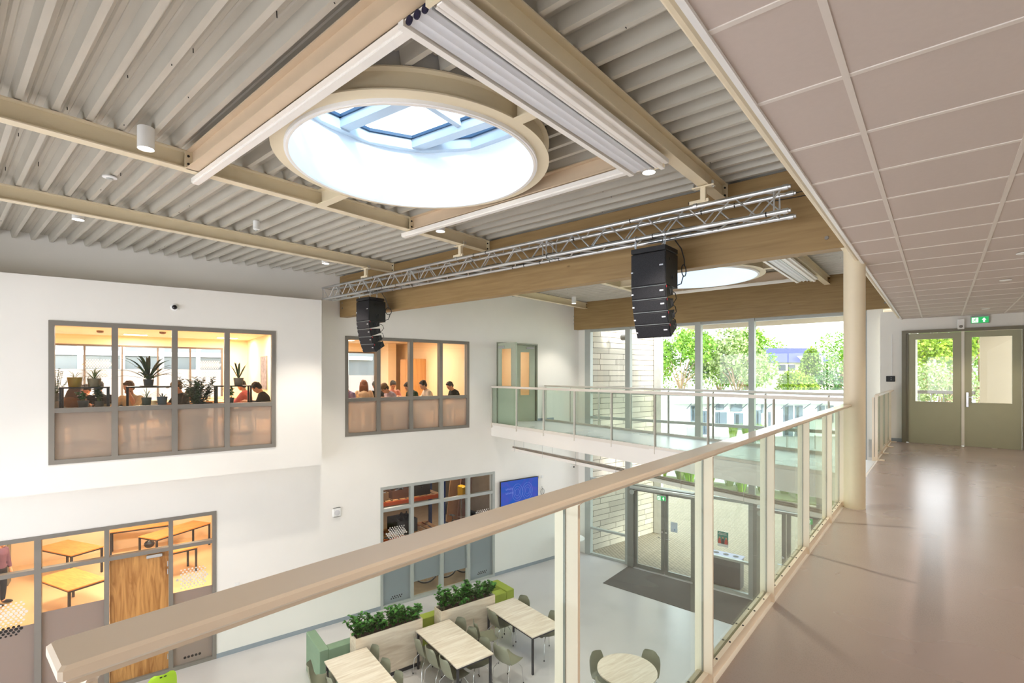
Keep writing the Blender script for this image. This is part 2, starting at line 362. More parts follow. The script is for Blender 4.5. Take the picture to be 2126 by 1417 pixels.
# ================================================================ ROOF DECK with round openings for the rooflights
SKY = [(-4.0, -4.5), (-4.0, 3.2), (-4.0, 10.85)]
def deck():
    b = MB(); p = .228; z0 = 8.06; h = .112
    prof = [(0, z0), (.045, z0), (.066, z0+h), (.098, z0+h), (.104, z0+h+.007), (.116, z0+h), (.144, z0+h), (.152, z0+h+.007), (.164, z0+h), (.207, z0+h)]
    y = -7.4+.126; segs = []
    while y < 13.86:
        P = [(y+a, z) for a, z in prof] + [(y+p, z0)]
        for (ya, za), (yb, zb) in zip(P, P[1:]):
            ym = (ya+yb)/2; spans = [(-15.0, -.64)]
            for cx, cyy in SKY:
                if abs(ym-cyy) < 1.31:
                    w = math.sqrt(1.31**2-(ym-cyy)**2); o = []
                    for a, c in spans:
                        if cx-w > a: o.append((a, cx-w))
                        if cx+w < c: o.append((cx+w, c))
                    spans = o
            for a, c in spans:
                b.add([(a, ya, za), (c, ya, za), (c, yb, zb), (a, yb, zb)], [(0, 3, 2, 1)])
        y += p
    return b
deck().build('ceiling_deck', M_DECK, **S)
# roof build-up above the deck keeps daylight out (ring of slabs around the round openings)
b = MB(); xs0, xs1 = -15.2, 1.9
ycuts = [-7.5]
for cx, cyy in SKY: ycuts += [cyy-1.45, cyy+1.45]
ycuts.append(14.1)
for i in range(0, len(ycuts), 2): b.box(xs0, ycuts[i], 8.185, xs1, ycuts[i+1], 8.4)
for cx, cyy in SKY:
    n = 48; o = [(cx+1.30*math.cos(2*math.pi*k/n), cyy+1.30*math.sin(2*math.pi*k/n)) for k in range(n)]
    def sq(k):
        a = 2*math.pi*k/n; c, s_ = math.cos(a), math.sin(a); t = 1.45/max(abs(c), abs(s_)); return (cx+c*t, cyy+s_*t)
    for k in range(n):
        j = (k+1) % n; b.add([(*o[k], 8.185), (*o[j], 8.185), (*sq(j), 8.185), (*sq(k), 8.185), (*o[k], 8.4), (*o[j], 8.4), (*sq(j), 8.4), (*sq(k), 8.4)], [(0, 1, 2, 3), (7, 6, 5, 4)])
    b.box(xs0, cyy-1.45, 8.185, cx-1.45, cyy+1.45, 8.4).box(cx+1.45, cyy-1.45, 8.185, xs1, cyy+1.45, 8.4)
b.build('roof_slab', M_DARK, **S)
# ================================================================ GLAZED FACADE
def glazed(name, frames, panes, m, gm=M_GLASS, M=None, parent=None, depth=None):
    """one window: frame bars and the panes between them"""
    e = thing(name, None, None, kind='structure')
    if M is not None: e.matrix_world = M
    f = MB(); [f.box(*x) for x in frames]; f.build('frame', m, e)
    g = MB(); [g.box(*x) for x in panes]; g.build('glass_pane', gm, e)
    return e
FR = []
for x0, x1 in [(-8.72, -8.52), (-7.29, -7.13), (-5.16, -5.0), (-3.77, -3.63)]: FR.append((x0, 13.82, 0, x1, 13.98, 7.22))
FR.append((-1.34, 13.82, 0, -1.25, 13.98, 7.22)); FR.append((-2.25, 13.84, 0, -2.12, 13.96, 3.3))
for z0, z1, a, c in [(7.14, 7.22, -8.7, -1.25), (5.17, 5.23, -8.7, -1.25), (4.37, 4.45, -8.7, -1.25), (3.25, 3.33, -8.7, -1.25), (.0, .07, -8.7, -7.2), (.0, .07, -5.1, -3.7), (.83, .89, -8.6, -7.2), (.83, .89, -5.1, -3.7), (2.40, 2.48, -8.6, -7.2), (2.40, 2.48, -5.1, -3.7)]:
    FR.append((a, 13.85, z0, c, 13.95, z1))
PA = [(-8.52, 13.895, .07, -7.29, 13.905, 7.14), (-7.13, 13.895, 2.5, -5.16, 13.905, 7.14), (-5.0, 13.895, .07, -3.77, 13.905, 7.14), (-3.63, 13.895, 2.5, -1.34, 13.905, 7.14)]
glazed('window_1', FR, PA, M_LGREY)
# ================================================================ ROOF STRUCTURE
def ibeam(mb, a, b, w=.12, h=.185, tf=.012, tw=.008, zb=7.865):
    """rolled steel section between two plan points"""
    z1 = zb+h; pr = [(-w/2, 0), (w/2, 0), (w/2, tf), (tw/2, tf), (tw/2, h-tf), (w/2, h-tf), (w/2, h), (-w/2, h), (-w/2, h-tf), (-tw/2, h-tf), (-tw/2, tf), (-w/2, tf)]
    return mb.ext(pr, (a[0], a[1], zb), (b[0], b[1], zb))
BAYS = [(-1.25, 6.24), (6.44, 13.68), (-7.3, -1.45)]
BN = ['the bay with the big round rooflight', 'the far bay by the glazed front', 'the bay behind']
XN = {-2.0: 'beside the radiant panel', -5.9: 'in the middle of the deck', -8.58: 'nearest the white classroom wall'}
for (y0, y1), bn in zip(BAYS, BN):
    for x in (-2.0, -5.9, -8.58):
        t = thing('steel_beam', 'cream steel roof beam %s, in %s' % (XN[x], bn), 'beam', (x, y0, 7.865), 0, 'cream roof beams')
        ibeam(MB(M=Matrix.Translation((-x, -y0, -7.865))), (x, y0+.02), (x, y1-.01)).build('beam_section', M_CREAM, t)
        for yy in (y0+.02, y1-.012):
            b = MB(M=Matrix.Translation((-x, -y0, -7.865))); b.box(x-.07, yy-.005, 7.87, x+.07, yy+.005, 8.05); b.build('end_plate', M_CREAM, t)
            b = MB(M=Matrix.Translation((-x, -y0, -7.865)))
            for dx in (-.04, .04):
                for z in (7.91, 8.0): b.lathe([(.0, -.018), (.012, -.018), (.012, .018), (0, .018)], (x+dx, yy, z), 6, 'y')
            b.build('bolt', M_BLACK, t)
def cross(y, label, grp, strip=True):
    t = thing('cross_beam', label, 'beam', (-3.95, y, 7.865), 0, grp)
    Mi = Matrix.Translation((3.95, -y, -7.865))
    ibeam(MB(M=Mi), (-5.86, y), (-2.06, y), .11).build('beam_section', mat('tan_beam', (214, 192, 164), .45, var=.02), t)
    b = MB(M=Mi)
    for x in (-5.84, -2.07): b.box(x-.008, y-.07, 7.87, x+.008, y+.07, 8.04)
    b.build('end_plate', M_CREAM, t)
    b = MB(M=Mi)
    for z in (7.91, 7.99): b.lathe([(0, -.02), (.013, -.02), (.013, .02), (0, .02)], (-5.845, y-.04, z), 6, 'x')
    b.build('bolt', M_BLACK, t)
M_STRIP = mat('strip_white', (244, 240, 234), .35, var=.01)
M_LUM = emis('rail_diffuser', (250, 250, 255), 1.6)
BAYN = ['under the far rooflight', 'beside the big round rooflight', 'behind the camera side rooflight']
def rooflight(cx, cyy, lab):
    t = thing('rooflight', lab, 'skylight', (cx, cyy, 7.87), 0, 'round rooflights')
    MB().lathe([(1.215, 0), (1.33, 0), (1.33, .012), (1.285, .014), (1.283, .165), (1.33, .170), (1.33, .182), (1.25, .182), (1.25, .165), (1.268, .16), (1.268, .016), (1.215, .012), (1.215, 0)], n=96).build('ring_beam', M_CREAM, t, smooth=True)
    MB().lathe([(1.195, -.03), (1.215, -.03), (1.215, .0), (1.225, .05), (1.31, .70), (1.35, .70), (1.35, .9), (1.33, .9), (1.33, .72), (1.285, .70), (1.205, .05), (1.195, 0), (1.195, -.03)], n=96).build('shaft_lining', mat('shaft_white', (246, 247, 248), .6, var=.005), t, smooth=True)
    MB().lathe([(1.175, -.035), (1.197, -.035), (1.197, -.01), (1.175, -.01), (1.175, -.035)], n=96).build('trim_ring', M_STRIP, t, smooth=True)
    M_GASK = mat('blue_gasket', (34, 66, 96), .5); a7 = R(7); b = MB(M=Matrix.Rotation(a7, 4, 'Z'))
    n = 12; rp = [(1.30*math.cos(2*math.pi*k/n+.2), 1.30*math.sin(2*math.pi*k/n+.2)) for k in range(n)]
    ri = [(1.22*math.cos(2*math.pi*k/n+.2), 1.22*math.sin(2*math.pi*k/n+.2)) for k in range(n)]
    for k in range(n):
        j = (k+1) % n; b.add([(*rp[k], .68), (*rp[j], .68), (*ri[j], .68), (*ri[k], .68), (*rp[k], .84), (*rp[j], .84), (*ri[j], .84), (*ri[k], .84)], [(0, 1, 2, 3), (7, 6, 5, 4), (3, 2, 6, 7), (0, 4, 5, 1)])
    b.cur = 1
    rg = [(1.19*math.cos(2*math.pi*k/n+.2), 1.19*math.sin(2*math.pi*k/n+.2)) for k in range(n)]
    for k in range(n):
        j = (k+1) % n; b.add([(*ri[k], .80), (*ri[j], .80), (*rg[j], .80), (*rg[k], .80), (*ri[k], .835), (*ri[j], .835), (*rg[j], .835), (*rg[k], .835)], [(0, 1, 2, 3), (7, 6, 5, 4), (3, 2, 6, 7)])
    b.build('frame_ring', [mat('rooflight_frame', (186, 196, 206), .4, var=.01), M_GASK], t)
    for y in (-.78, .06, .88):
        w = math.sqrt(1.26**2-y*y); MB(M=Matrix.Rotation(a7, 4, 'Z')).box(-w, y-.065, .70, w, y+.065, .80).build('glazing_bar', MATS['rooflight_frame'], t); MB(M=Matrix.Rotation(a7, 4, 'Z')).box(-w, y-.085, .80, w, y+.085, .835).build('gasket', M_GASK, t)
    for x, y0, y1 in ((-.12, .08, .86), (.55, .9, 1.12), (.3, -.76, .04)):
        MB(M=Matrix.Rotation(a7, 4, 'Z')).box(x-.035, y0, .75, x+.035, y1, .84).build('glazing_bar', MATS['rooflight_frame'], t)
    b = MB(); b.prism([(1.33*math.cos(2*math.pi*k/32), 1.33*math.sin(2*math.pi*k/32)) for k in range(32)], .905, .917); b.build('glass_pane', glass('rooflight_glass', (225, 240, 250)), t)
    return t
rooflight(*SKY[1], 'big round rooflight with a bright white shaft beside the radiant panel')
rooflight(*SKY[2], 'round rooflight partly hidden above the far timber beam')
rooflight(*SKY[0], 'added round rooflight in the unseen roof bay behind the viewpoint')  # unseen rooflight added to bring daylight in behind the camera
for i, (cx, cyy) in enumerate((SKY[1], SKY[2], SKY[0])):
    w1 = ['the big round rooflight', 'the far rooflight', 'the rear rooflight'][i]
    cross(cyy-1.42, 'tan steel cross beam on the near side of %s' % w1, 'cross beams')
    cross(cyy+1.42, 'tan steel cross beam on the far side of %s' % w1, 'cross beams')
    for sx, wd in ((-1, 'left'), (1, 'right')):
        t = thing('stub_beam', 'short cream stub beam joining %s to the %s roof beam' % (w1, ['classroom side', 'corridor side'][sx > 0]), 'beam', (cx+sx*1.325, cyy, 7.865), 0, 'stub beams')
        a, c = (1.36, 1.84) if sx < 0 else (1.36, 1.95)
        ibeam(MB(), (min(sx*.0, sx*(c-1.325)), 0), (max(0, sx*(c-1.325)), 0), .11, zb=0).build('beam_section', M_CREAM, t)
    for yy, sd, x1 in ((cyy-1.33, 'near', -2.2), (cyy+1.40, 'far', -2.15)):
        t = thing('light_rail', 'long white light rail hung on the %s side of %s' % (sd, w1), 'light', (-6.05, yy, 7.79), 0, 'white light rails')
        L_ = x1+6.05
        MB().box(0, -.04, .015, L_, .04, .06).build('rail_body', M_STRIP, t)
        MB().box(.01, -.03, 0, L_-.01, .03, .015).build('rail_lens', M_STRIP, t)
        for f in (.12, .3, .5, .7, .9): MB().box(L_*f-.02, -.012, .06, L_*f+.02, .012, .10).build('hanger', M_CREAM, t)
# radiant panel: three flutes, white edge strips, and its pipe rail
def radiant(cyy, lab):
    L_ = 2.78; t = thing('radiant_panel', lab, 'ceiling panel', (-2.2, cyy-1.42, 7.75), 0, 'radiant ceiling panels')
    b = MB(); prof = []
    fx = [-.115, -.045, .025, .095]
    for a, c in zip(fx, fx[1:]):
        for k in range(7):
            u = k/6; prof.append((a+(c-a)*u, .0+.022*math.sin(math.pi*u)))
    pr = prof + [(x, z+.012) for x, z in reversed(prof)]
    b.ext([(-x, z) for x, z in pr][::-1], (0, 0, 0), (0, L_, 0))
    b.build('fluted_plate', mat('panel_plate', (226, 228, 232), .35, var=.01), t, smooth=True)
    MB().box(-.165, -.02, -.008, -.118, L_+.02, .03).build('edge_strip', M_STRIP, t)
    MB().box(.098, .01, -.005, .105, L_, .04).build('edge_strip', M_ALU, t)
    MB().tube([(.125, .02, .012), (.125, L_, .012)], .018, 10).build('pipe', M_STRIP, t, smooth=True)
    MB().rbox(.145, -.0, -.01, .19, L_+.06, .03, .004).build('edge_strip', M_STRIP, t)
    MB().rbox(.186, -.0, .022, .24, L_+.03, .065, .004).build('edge_strip', M_STRIP, t)
    for yy in (-.03, L_+.0):
        MB().box(.09, yy, -.005, .20, yy+.025, .10).build('end_bracket', M_CREAM, t)
    b = MB()
    for k in range(3): b.lathe([(0, -.012), (.026, -.012), (.026, .0), (0, .0)], (-.08+.07*k, 0.0, .012), 10, 'y')
    b.build('end_cap', mat('navy_cap', (22, 18, 52), .5), t)
    return t
radiant(SKY[1][1], 'long white fluted radiant panel running along the big round rooflight')
radiant(SKY[2][1], 'white fluted radiant panel seen beyond the first timber beam')
# cable drop at the near corner of the panel
tag(MB().tube([(-2.0, 1.72, 8.05), (-1.99, 1.74, 7.86), (-2.0, 1.76, 7.76), (-2.03, 1.79, 7.745), (-2.02, 1.82, 7.80), (-2.0, 1.84, 7.88), (-1.98, 1.86, 8.04)], .006, 6).build('cable', M_BLACK, smooth=True), 'black cable loop at the near end of the fluted radiant panel', 'cable')
tag(MB().tube([(-1.955, 1.79, 7.98), (-1.955, 1.79, 7.86), (-1.965, 1.80, 7.76)], [.018, .02, .006], 8).build('cable_grip', M_BLACK, smooth=True), 'black cable grip hanging at the near end of the radiant panel', 'cable')
# glulam beams
for y0, z0, x0, lab in [(6.24, 7.1, -10.6, 'deep stained timber beam spanning the hall behind the lighting truss'), (13.66, 7.22, -9.15, 'deep stained timber beam above the tall glazed front'), (-1.45, 7.1, -12.4, 'deep timber beam spanning the hall behind the viewpoint')]:
    t = thing('timber_beam', lab, 'beam', (x0, y0, z0), 0, 'deep timber beams')
    MB().rbox(0, 0, 0, -.42-x0, .2, .94, .006).build('beam_body', M_GLU, t)
    b = MB()
    for x in (.12, ): 
        for z in (.2, .32, .44): b.lathe([(0, -.012), (.018, -.012), (.018, .004), (0, .004)], (x, 0, z), 8, 'y')
    xr = -.42-x0
    for x, z in ((xr-.5, .12), (xr-.5, .38), (xr-.35, .62), (xr-.3, .1)): b.lathe([(0, -.014), (.02, -.014), (.02, .004), (0, .004)], (x, 0, z), 8, 'y')
    b.build('bolt', M_GREY, t)
t = thing('steel_column', 'round cream steel column standing at the end of the corridor railing', 'column', (-.69, 6.385, ZU))
MB().lathe([(.098, 0), (.098, 2.74)], n=40).build('shaft', M_CREAM, t, smooth=True)
MB().box(-.11, -.11, 2.735, .11, .11, 2.745).build('cap_plate', M_CREAM, t)
# ================================================================ DOWNLIGHTS AND DETECTORS ON THE DECK
DL = [(-5.62, 1.33, 'white cylinder downlight in front of the first cream roof beam'), (-8.88, 1.34, 'white cylinder downlight seen below the roof beam at the classroom side'), (-8.82, 4.9, 'white downlight glowing near the left end of the truss'), (-5.57, 4.9, 'white downlight beyond the left end of the far light rail'), (-2.3, 4.88, 'white downlight at the far end of the fluted radiant panel')]
DL_ADDED = [(-5.6, 8.6, 'added small downlight in the far bay over the footbridge'), (-2.3, 8.6, 'added downlight in the far bay near the corridor'), (-8.6, 8.6, 'added downlight in the far bay close to the classroom wall'), (-5.6, 12.5, 'added downlight in the far bay near the glazed front'), (-8.2, 12.4, 'added downlight in the far corner of the roof'),
       (-8.9, -2.6, 'added downlight behind the viewpoint near the classroom wall'), (-5.6, -2.6, 'added downlight behind the viewpoint in the middle bay')]  # further downlights, not seen, added for extra light
for i, (x, y, lb) in enumerate(DL+DL_ADDED):
    t = thing('downlight', lb, 'ceiling light', (x, y, 7.86), 0, 'cylinder downlights')
    MB().lathe([(.055, .012), (.067, 0), (.067, .2), (0, .2)], n=24).build('housing', M_WHITE, t, smooth=True)
    MB().lathe([(0, .008), (.056, .008), (.056, .012), (0, .012)], n=20).build('lens', emis('lamp_lens', (255, 246, 235), 9), t)
    spot_lamp('downlight_beam', (x, y, 7.84), 175 if y < 8 else 70, color=(1, .91, .79), cone=84, size=.05, blend=.5)
for x, y, r, h, nm, lb in [(-7.3, 1.38, .07, .03, 'smoke_detector', 'flat round smoke detector on the deck between two roof beams'), (-7.75, 3.2, .045, .14, 'motion_sensor', 'small white cylinder sensor on the deck behind the second light rail'), (-3.1, 9.2, .07, .03, 'smoke_detector', 'flat smoke detector on the deck of the far bay')]:
    t = thing(nm, lb, 'detector', (x, y, 8.06-h), 0)
    MB().lathe([(r*.6, 0), (r, .008), (r, h-.01), (r*.7, h)], n=20).build('housing', M_WHITE, t, smooth=True)
    MB().lathe([(0, -.012), (r*.4, -.012), (r*.5, 0), (0, .001)], n=12).build('sensor_eye', M_LGREY, t)
# self-drilling screws pointing out of the deck
b = MB(); random.seed(4)
for k in range(240):
    x = random.uniform(-11, -.9); y = .25+random.randint(0, 54)*.228+random.choice((.0, .0, .1))
    y0 = -7.4+.126+round((y+7.27)/.228)*.228; z = 8.06 if random.random() < .6 else 8.17
    if any(math.hypot(x-cx, y0-cyy) < 1.6 for cx, cyy in SKY): continue
    b.tube([(x, y0+(.02 if z < 8.1 else .12), z), (x+random.uniform(-.01, .01), y0+(.02 if z < 8.1 else .12), z-(.012 if z < 8.1 else random.uniform(.02, .05)))], .0035, 5)
b.build('deck_screws', M_DARK, bpy.data.objects['ceiling_deck'], kind='stuff')
# ================================================================ LIGHTING TRUSS
def truss():
    t = thing('lighting_truss', 'long silver aluminium box truss carrying both speaker columns', 'truss', (-10.24, 5.74, 7.53))
    L_ = 9.05; hh = .12
    for y in (-hh, hh):
        for z in (-hh, hh):
            MB().tube([(0, y, z), (L_, y, z)], .0245, 12).build('chord', M_ALU, t, smooth=True)
    nseg = 18; st = L_/nseg
    faces = [(lambda x, u: (x, -hh, u)), (lambda x, u: (x, hh, u)), (lambda x, u: (x, u, -hh)), (lambda x, u: (x, u, hh))]
    for k in range(nseg):
        b = MB()
        for fi, f in enumerate(faces):
            off = 1 if fi in (1, 2) else -1
            x0 = k*st+.02; xm = (k+.5)*st; x1 = (k+1)*st-.02
            b.tube([f(x0, -hh*off), f(xm-.01, hh*off)], .009, 6).tube([f(xm+.01, hh*off), f(x1, -hh*off)], .009, 6)
        b.build('lattice_brace', M_ALU, t, smooth=True)
    for x in (.015, L_/3-.03, L_/3+.03, 2*L_/3-.03, 2*L_/3+.03, L_-.1):
        b = MB(); b.tube([(x, -hh, -hh), (x, -hh, hh)], .010, 6).tube([(x, hh, -hh), (x, hh, hh)], .010, 6).tube([(x, -hh, hh), (x, hh, hh)], .010, 6).tube([(x, -hh, -hh), (x, hh, -hh)], .010, 6)
        b.build('upright', M_ALU, t, smooth=True)
    for y in (-hh, hh):
        for z in (-hh, hh): MB().lathe([(.029, 0), (.029, .05), (.02, .055), (.02, .075), (.0, .075)], (L_-.02, y, z), 12, 'x').build('coupler', M_ALU, t, smooth=True)
    random.seed(8)
    for k in range(26):
        x = random.uniform(.6, L_-.1); y = random.choice((-hh, hh)); z = random.choice((-hh, -hh, hh)); MB().lathe([(.0255, -.006), (.0265, -.006), (.0265, .006), (.0255, .006), (.0255, -.006)], (x, y, z), 12, 'x').build('tape_band', M_BLACK, t)
    b = MB()
    for y, z in ((-hh+.03, -hh+.035), (.02, -hh+.03), (hh-.03, -hh+.03)):
        b.tube([(1.2+k*.35, y+.012*math.sin(k*1.7), z+.01*math.cos(k*2.3)) for k in range(22)], .006, 5)
    b.tube([(L_-.15, hh, hh-.02), (L_+.1, hh, hh+.0), (L_+.35, hh+.1, hh+.04), (L_+.6, hh+.3, hh+.05)], .005, 5).tube([(L_-.2, hh, hh-.04), (L_+.2, hh, hh-.05), (L_+.6, hh+.2, hh+.02)], .005, 5)
    b.build('cable', M_BLACK, t, smooth=True)
truss()
for x, wd in ((-8.58, 'left end of the truss'), (-5.9, 'middle of the truss'), (-2.0, 'right part of the truss')):
    t = thing('truss_hanger', 'cream clamp bracket hanging the %s from a roof beam' % wd, 'bracket', (x, 5.62, 7.655), 0, 'truss hangers')
    MB().rbox(-.03, -.03, .03, .03, .03, .19, .006).build('post', M_CREAM, t)
    MB().box(-.12, -.035, .185, .12, .035, .20).build('clamp_plate', M_CREAM, t)
    b = MB()
    for dx in (-.1, .1):
        for dy in (-.02, .02): b.lathe([(0, -.02), (.008, -.02), (.008, .05), (0, .05)], (dx, dy, .195), 6)
    b.build('bolt', M_ALU, t)
    MB().rbox(-.16, -.02, .02, .06, .02, .06, .004).build('square_tube', M_CREAM, t)
    MB().box(-.155, -.021, .028, -.163, .015, .055).build('tube_opening', M_BLACK, t)
    MB().lathe([(.028, -.02), (.034, -.02), (.034, .02), (.028, .02), (.028, -.02)], (-.09, 0, .0), 14, 'x').build('pipe_clamp', M_ALU, t, smooth=True)
# ================================================================ SPEAKER COLUMNS
M_SPK = mat('speaker_cabinet', (17, 17, 21), .55, var=.15, scale=30, bump=.2, bscale=400)
def grille():
    m, nt = new_mat('speaker_grille'); L = nt.links.new; out = N(nt, 'ShaderNodeOutputMaterial'); b_ = N(nt, 'ShaderNodeBsdfPrincipled', Roughness=.6, Metallic=.2)
    v = N(nt, 'ShaderNodeTexVoronoi', Scale=1.0); L(coords(nt, (130, 130, 130)), v.inputs['Vector']); c = N(nt, 'ShaderNodeValToRGB')
    c.color_ramp.elements[0].position = .3; c.color_ramp.elements[0].color = (.001, .001, .0015, 1); c.color_ramp.elements[1].position = .6; c.color_ramp.elements[1].color = (.012, .011, .015, 1)
    L(v.outputs['Distance'], c.inputs[0]); L(c.outputs[0], b_.inputs['Base Color']); L(b_.outputs[0], out.inputs[0]); return m
M_GRIL = grille(); M_LOGO = mat('badge_silver', (210, 210, 214), .3, metal=.6); M_RED = mat('red_mark', (200, 40, 60), .5)
def letter_w(b, x, y, z, s):
    """raised monogram on the side of a cabinet, strokes in the y/z plane"""
    P = [(0, 1), (.25, 0), (.5, .8), (.75, 0), (1, 1)]
    b.tube([(x, y+p[0]*s, z+p[1]*s) for p in P], .0035, 4); b.tube([(x, y+s*.5, z+s*1.0), (x, y+s*.75, z+s*.2), (x, y+s*1.2, z+s*1.1)], .003, 4)
def line_array(x, lab):
    t = thing('line_array_speaker', lab, 'loudspeaker', (x, 5.57, 7.28), 0, 'hanging speaker columns')
    Wd = .44
    MB().rbox(0, .0, -.06, Wd, .36, 0, .006).build('flying_frame', M_SPK, t)
    z = -.065; tilt = 0; y = 0; first = True
    for i, (h, dp, tl) in enumerate([(.40, .40, 0), (.155, .25, 7), (.155, .25, 12), (.155, .25, 17), (.165, .25, 23)]):
        tilt = R(-tl) if False else R(tl)
        M = Matrix.Translation((0, y, z)) @ Matrix.Rotation(tilt, 4, 'X')
        k = .0 if i == 0 else .034
        b = MB(M=M)
        b.add([(0, .012, -h+.004), (Wd, .012, -h+.004), (Wd-.02, dp, -h+k), (.02, dp, -h+k), (0, .012, -.004), (Wd, .012, -.004), (Wd-.02, dp, -k), (.02, dp, -k)], [(3, 2, 1, 0), (4, 5, 6, 7), (0, 1, 5, 4), (1, 2, 6, 5), (2, 3, 7, 6), (3, 0, 4, 7)])
        c = b.build('speaker_cabinet', M_SPK, t, label='black speaker cabinet')
        MB(M=M).rbox(.006, 0, -h+.014, Wd-.006, .014, -.014, .004).build('grille', M_GRIL, c)
        bb = MB(M=M).box(Wd-.075, -.004, -h*.42-.008, Wd-.03, .002, -h*.42+.008).box(.004, -.004, -h*.55-.008, .03, .002, -h*.55+.008); bb.build('badge', M_LOGO, c)
        bb = MB(M=M); letter_w(bb, Wd+(.001 if i else -.006), dp*.45, -h*.80 if i == 0 else -h*.75, .06 if i == 0 else .07); bb.build('monogram', mat('mono_grey', (70, 70, 76), .4), c)
        if i:
            bb = MB(M=M).box(Wd-.002, .018, -.035, Wd+.002, .032, -.012); bb.build('angle_mark', M_RED, c)
        else:
            bb = MB(M=M).box(Wd-.004, .12, -.10, Wd+.001, .2, -.07); bb.build('handle_recess', M_BLACK, c)
        MB(M=M).box(.0, .016, -h-.003, Wd, .022, -h+.004).build('seam_edge', M_LGREY if i < 4 else M_SPK, c)
        v = Matrix.Rotation(tilt, 3, 'X') @ Vector((0, 0, -h)); y += v.y; z += v.z
    for xx, yy in ((.04, .05), (Wd-.03, .05), (Wd*.62, .3)):
        b = MB(); b.tube([(xx, yy, 0), (xx+.006, yy, .06), (xx, yy, .12)], .007, 6).tube([(xx-.012, yy, .02), (xx-.012, yy, .09)], .005, 6)
        b.lathe([(.027, -.012), (.036, -.012), (.036, .012), (.027, .012), (.027, -.012)], (xx, .05 if yy < .1 else .29, .13), 12, 'x'); b.build('shackle', M_ALU, t, smooth=True)
    b = MB(); b.tube([(Wd-.02, .30, .12), (Wd+.05, .34, .0), (Wd+.07, .38, -.12), (Wd+.06, .42, -.2)], .007, 6)
    b.tube([(Wd+.05, .42+.07*math.cos(a), -.25+.07*math.sin(a)) for a in [k*math.pi/8 for k in range(17)]], .007, 6)
    b.tube([(Wd+.02, .48, -.3), (Wd, .46, -.40), (Wd-.06, .41, -.43)], .007, 6)
    for zz in (-.50, -.66, -.82): b.tube([(Wd-.05, .26, zz), (Wd-.02, .33, zz-.03), (Wd-.02, .36, zz-.09), (Wd-.04, .32, zz-.15), (Wd-.07, .30, zz-.17)], .005, 6)
    b.build('cable', M_BLACK, t, smooth=True)
line_array(-8.85, 'curved black speaker column hanging from the truss in front of the classroom window')
line_array(-2.86, 'curved black speaker column hanging from the truss in front of the glazed front')
# ================================================================ RAILINGS
def railing(name, lab, M, L_, posts, hr, post_y=(-.07, .01), gy=-.035, zf=ZU, top=5.45, panes=True, zb=-.09, m=None, hrh=.032, foot=False, end=True):
    """glass railing; local x runs along it, y points away from the void"""
    t = thing(name, lab, 'railing', kind='thing'); t.matrix_world = M; m = m or M_RAIL
    tz = top-zf
    MB().rbox(hr[2], hr[0], tz-hrh, L_, hr[1], tz, .004).build('handrail', m, t)
    MB().box(hr[2]+.01, (hr[0]+hr[1])/2-.02, tz-hrh-.016, L_-.01, (hr[0]+hr[1])/2+.016, tz-hrh).build('handrail_lip', m, t)
    b = MB(); b.box(posts[0], gy-.025, -.02, posts[-1], gy-.006, .05).box(posts[0], gy+.006, -.02, posts[-1], gy+.028, .05).box(posts[0], gy-.006, -.02, posts[-1], gy+.006, .0)
    b.cur = 1
    for a, c in zip(posts, posts[1:]):
        for f in (.12, .3, .5, .7, .88): 
            for yy in (gy-.016, gy+.017): b.lathe([(0, 0), (.005, 0), (.005, .004), (0, .004)], (a+(c-a)*f, yy, .05), 6)
    b.build('bottom_rail', [m, M_DARK], t)
    for p in posts:
        b = MB(); b.prism([(p-.006, post_y[0]), (p+.006, post_y[0]), (p+.006, post_y[1]), (p-.006, post_y[1])], zb, tz-.06)
        b.add([(p-.006, post_y[0]+.03, tz-.06), (p+.006, post_y[0]+.03, tz-.06), (p+.006, post_y[1], tz-.06), (p-.006, post_y[1], tz-.06), (p-.006, post_y[0]+.035, tz-hrh), (p+.006, post_y[0]+.035, tz-hrh), (p+.006, hr[1]-.02, tz-hrh), (p-.006, hr[1]-.02, tz-hrh)], [(4, 5, 6, 7), (0, 1, 5, 4), (1, 2, 6, 5), (2, 3, 7, 6), (3, 0, 4, 7)])
        if foot: b.box(p-.05, post_y[1]-.01, 0, p+.05, post_y[1]+.09, .012)
        b.build('post', m, t)
        MB().box(p-.0085, gy-.004, .05, p+.0085, gy+.004, tz-.06).build('gasket', M_GREY, t)
    for a, c in zip(posts, posts[1:]): MB().box(a+.009, gy-.005, .0, c-.009, gy+.005, tz-.045).build('glass_pane', M_RGLASS, t)
    return t
RM = Matrix.Translation((-.79, 0, ZU)) @ Matrix.Rotation(R(90), 4, 'Z')     # local x -> +Y ; local y -> -X
def rail_cor(name, lab, y0, y1, posts, **k):
    # mirror so that local +y is the corridor side
    M = Matrix.Translation((-.79, y1, ZU)) @ Matrix.Rotation(R(-90), 4, 'Z')   # local x -> -Y, local y -> +X
    return railing(name, lab, M, y1-y0, sorted(y1-p for p in posts), **k)
rail_cor('glass_railing', 'cream glass railing in the foreground, along the corridor edge up to the column', .09, 6.42, [.13, 1.205, 2.31, 3.41, 4.50, 5.58, 6.36], hr=(0.0, .085, 0), hrh=.018)
rail_cor('glass_railing', 'short cream glass railing beyond the column by the green corridor doors', 10.12, 13.2, [10.18, 11.12, 12.2, 13.15], hr=(-.02, .05, 0), foot=True, hrh=.02)
railing('glass_railing', 'near glass railing of the white footbridge', Matrix.Translation((BO.x, BO.y, ZU)) @ Matrix.Rotation(BA, 4, 'Z'), 9.2, [.03, 1.26, 2.42, 3.55, 4.70, 5.82, 6.95, 8.07, 9.1], hr=(-.03, .04, 0), post_y=(-.045, .015), gy=-.0, hrh=.04, m=M_BRAIL)
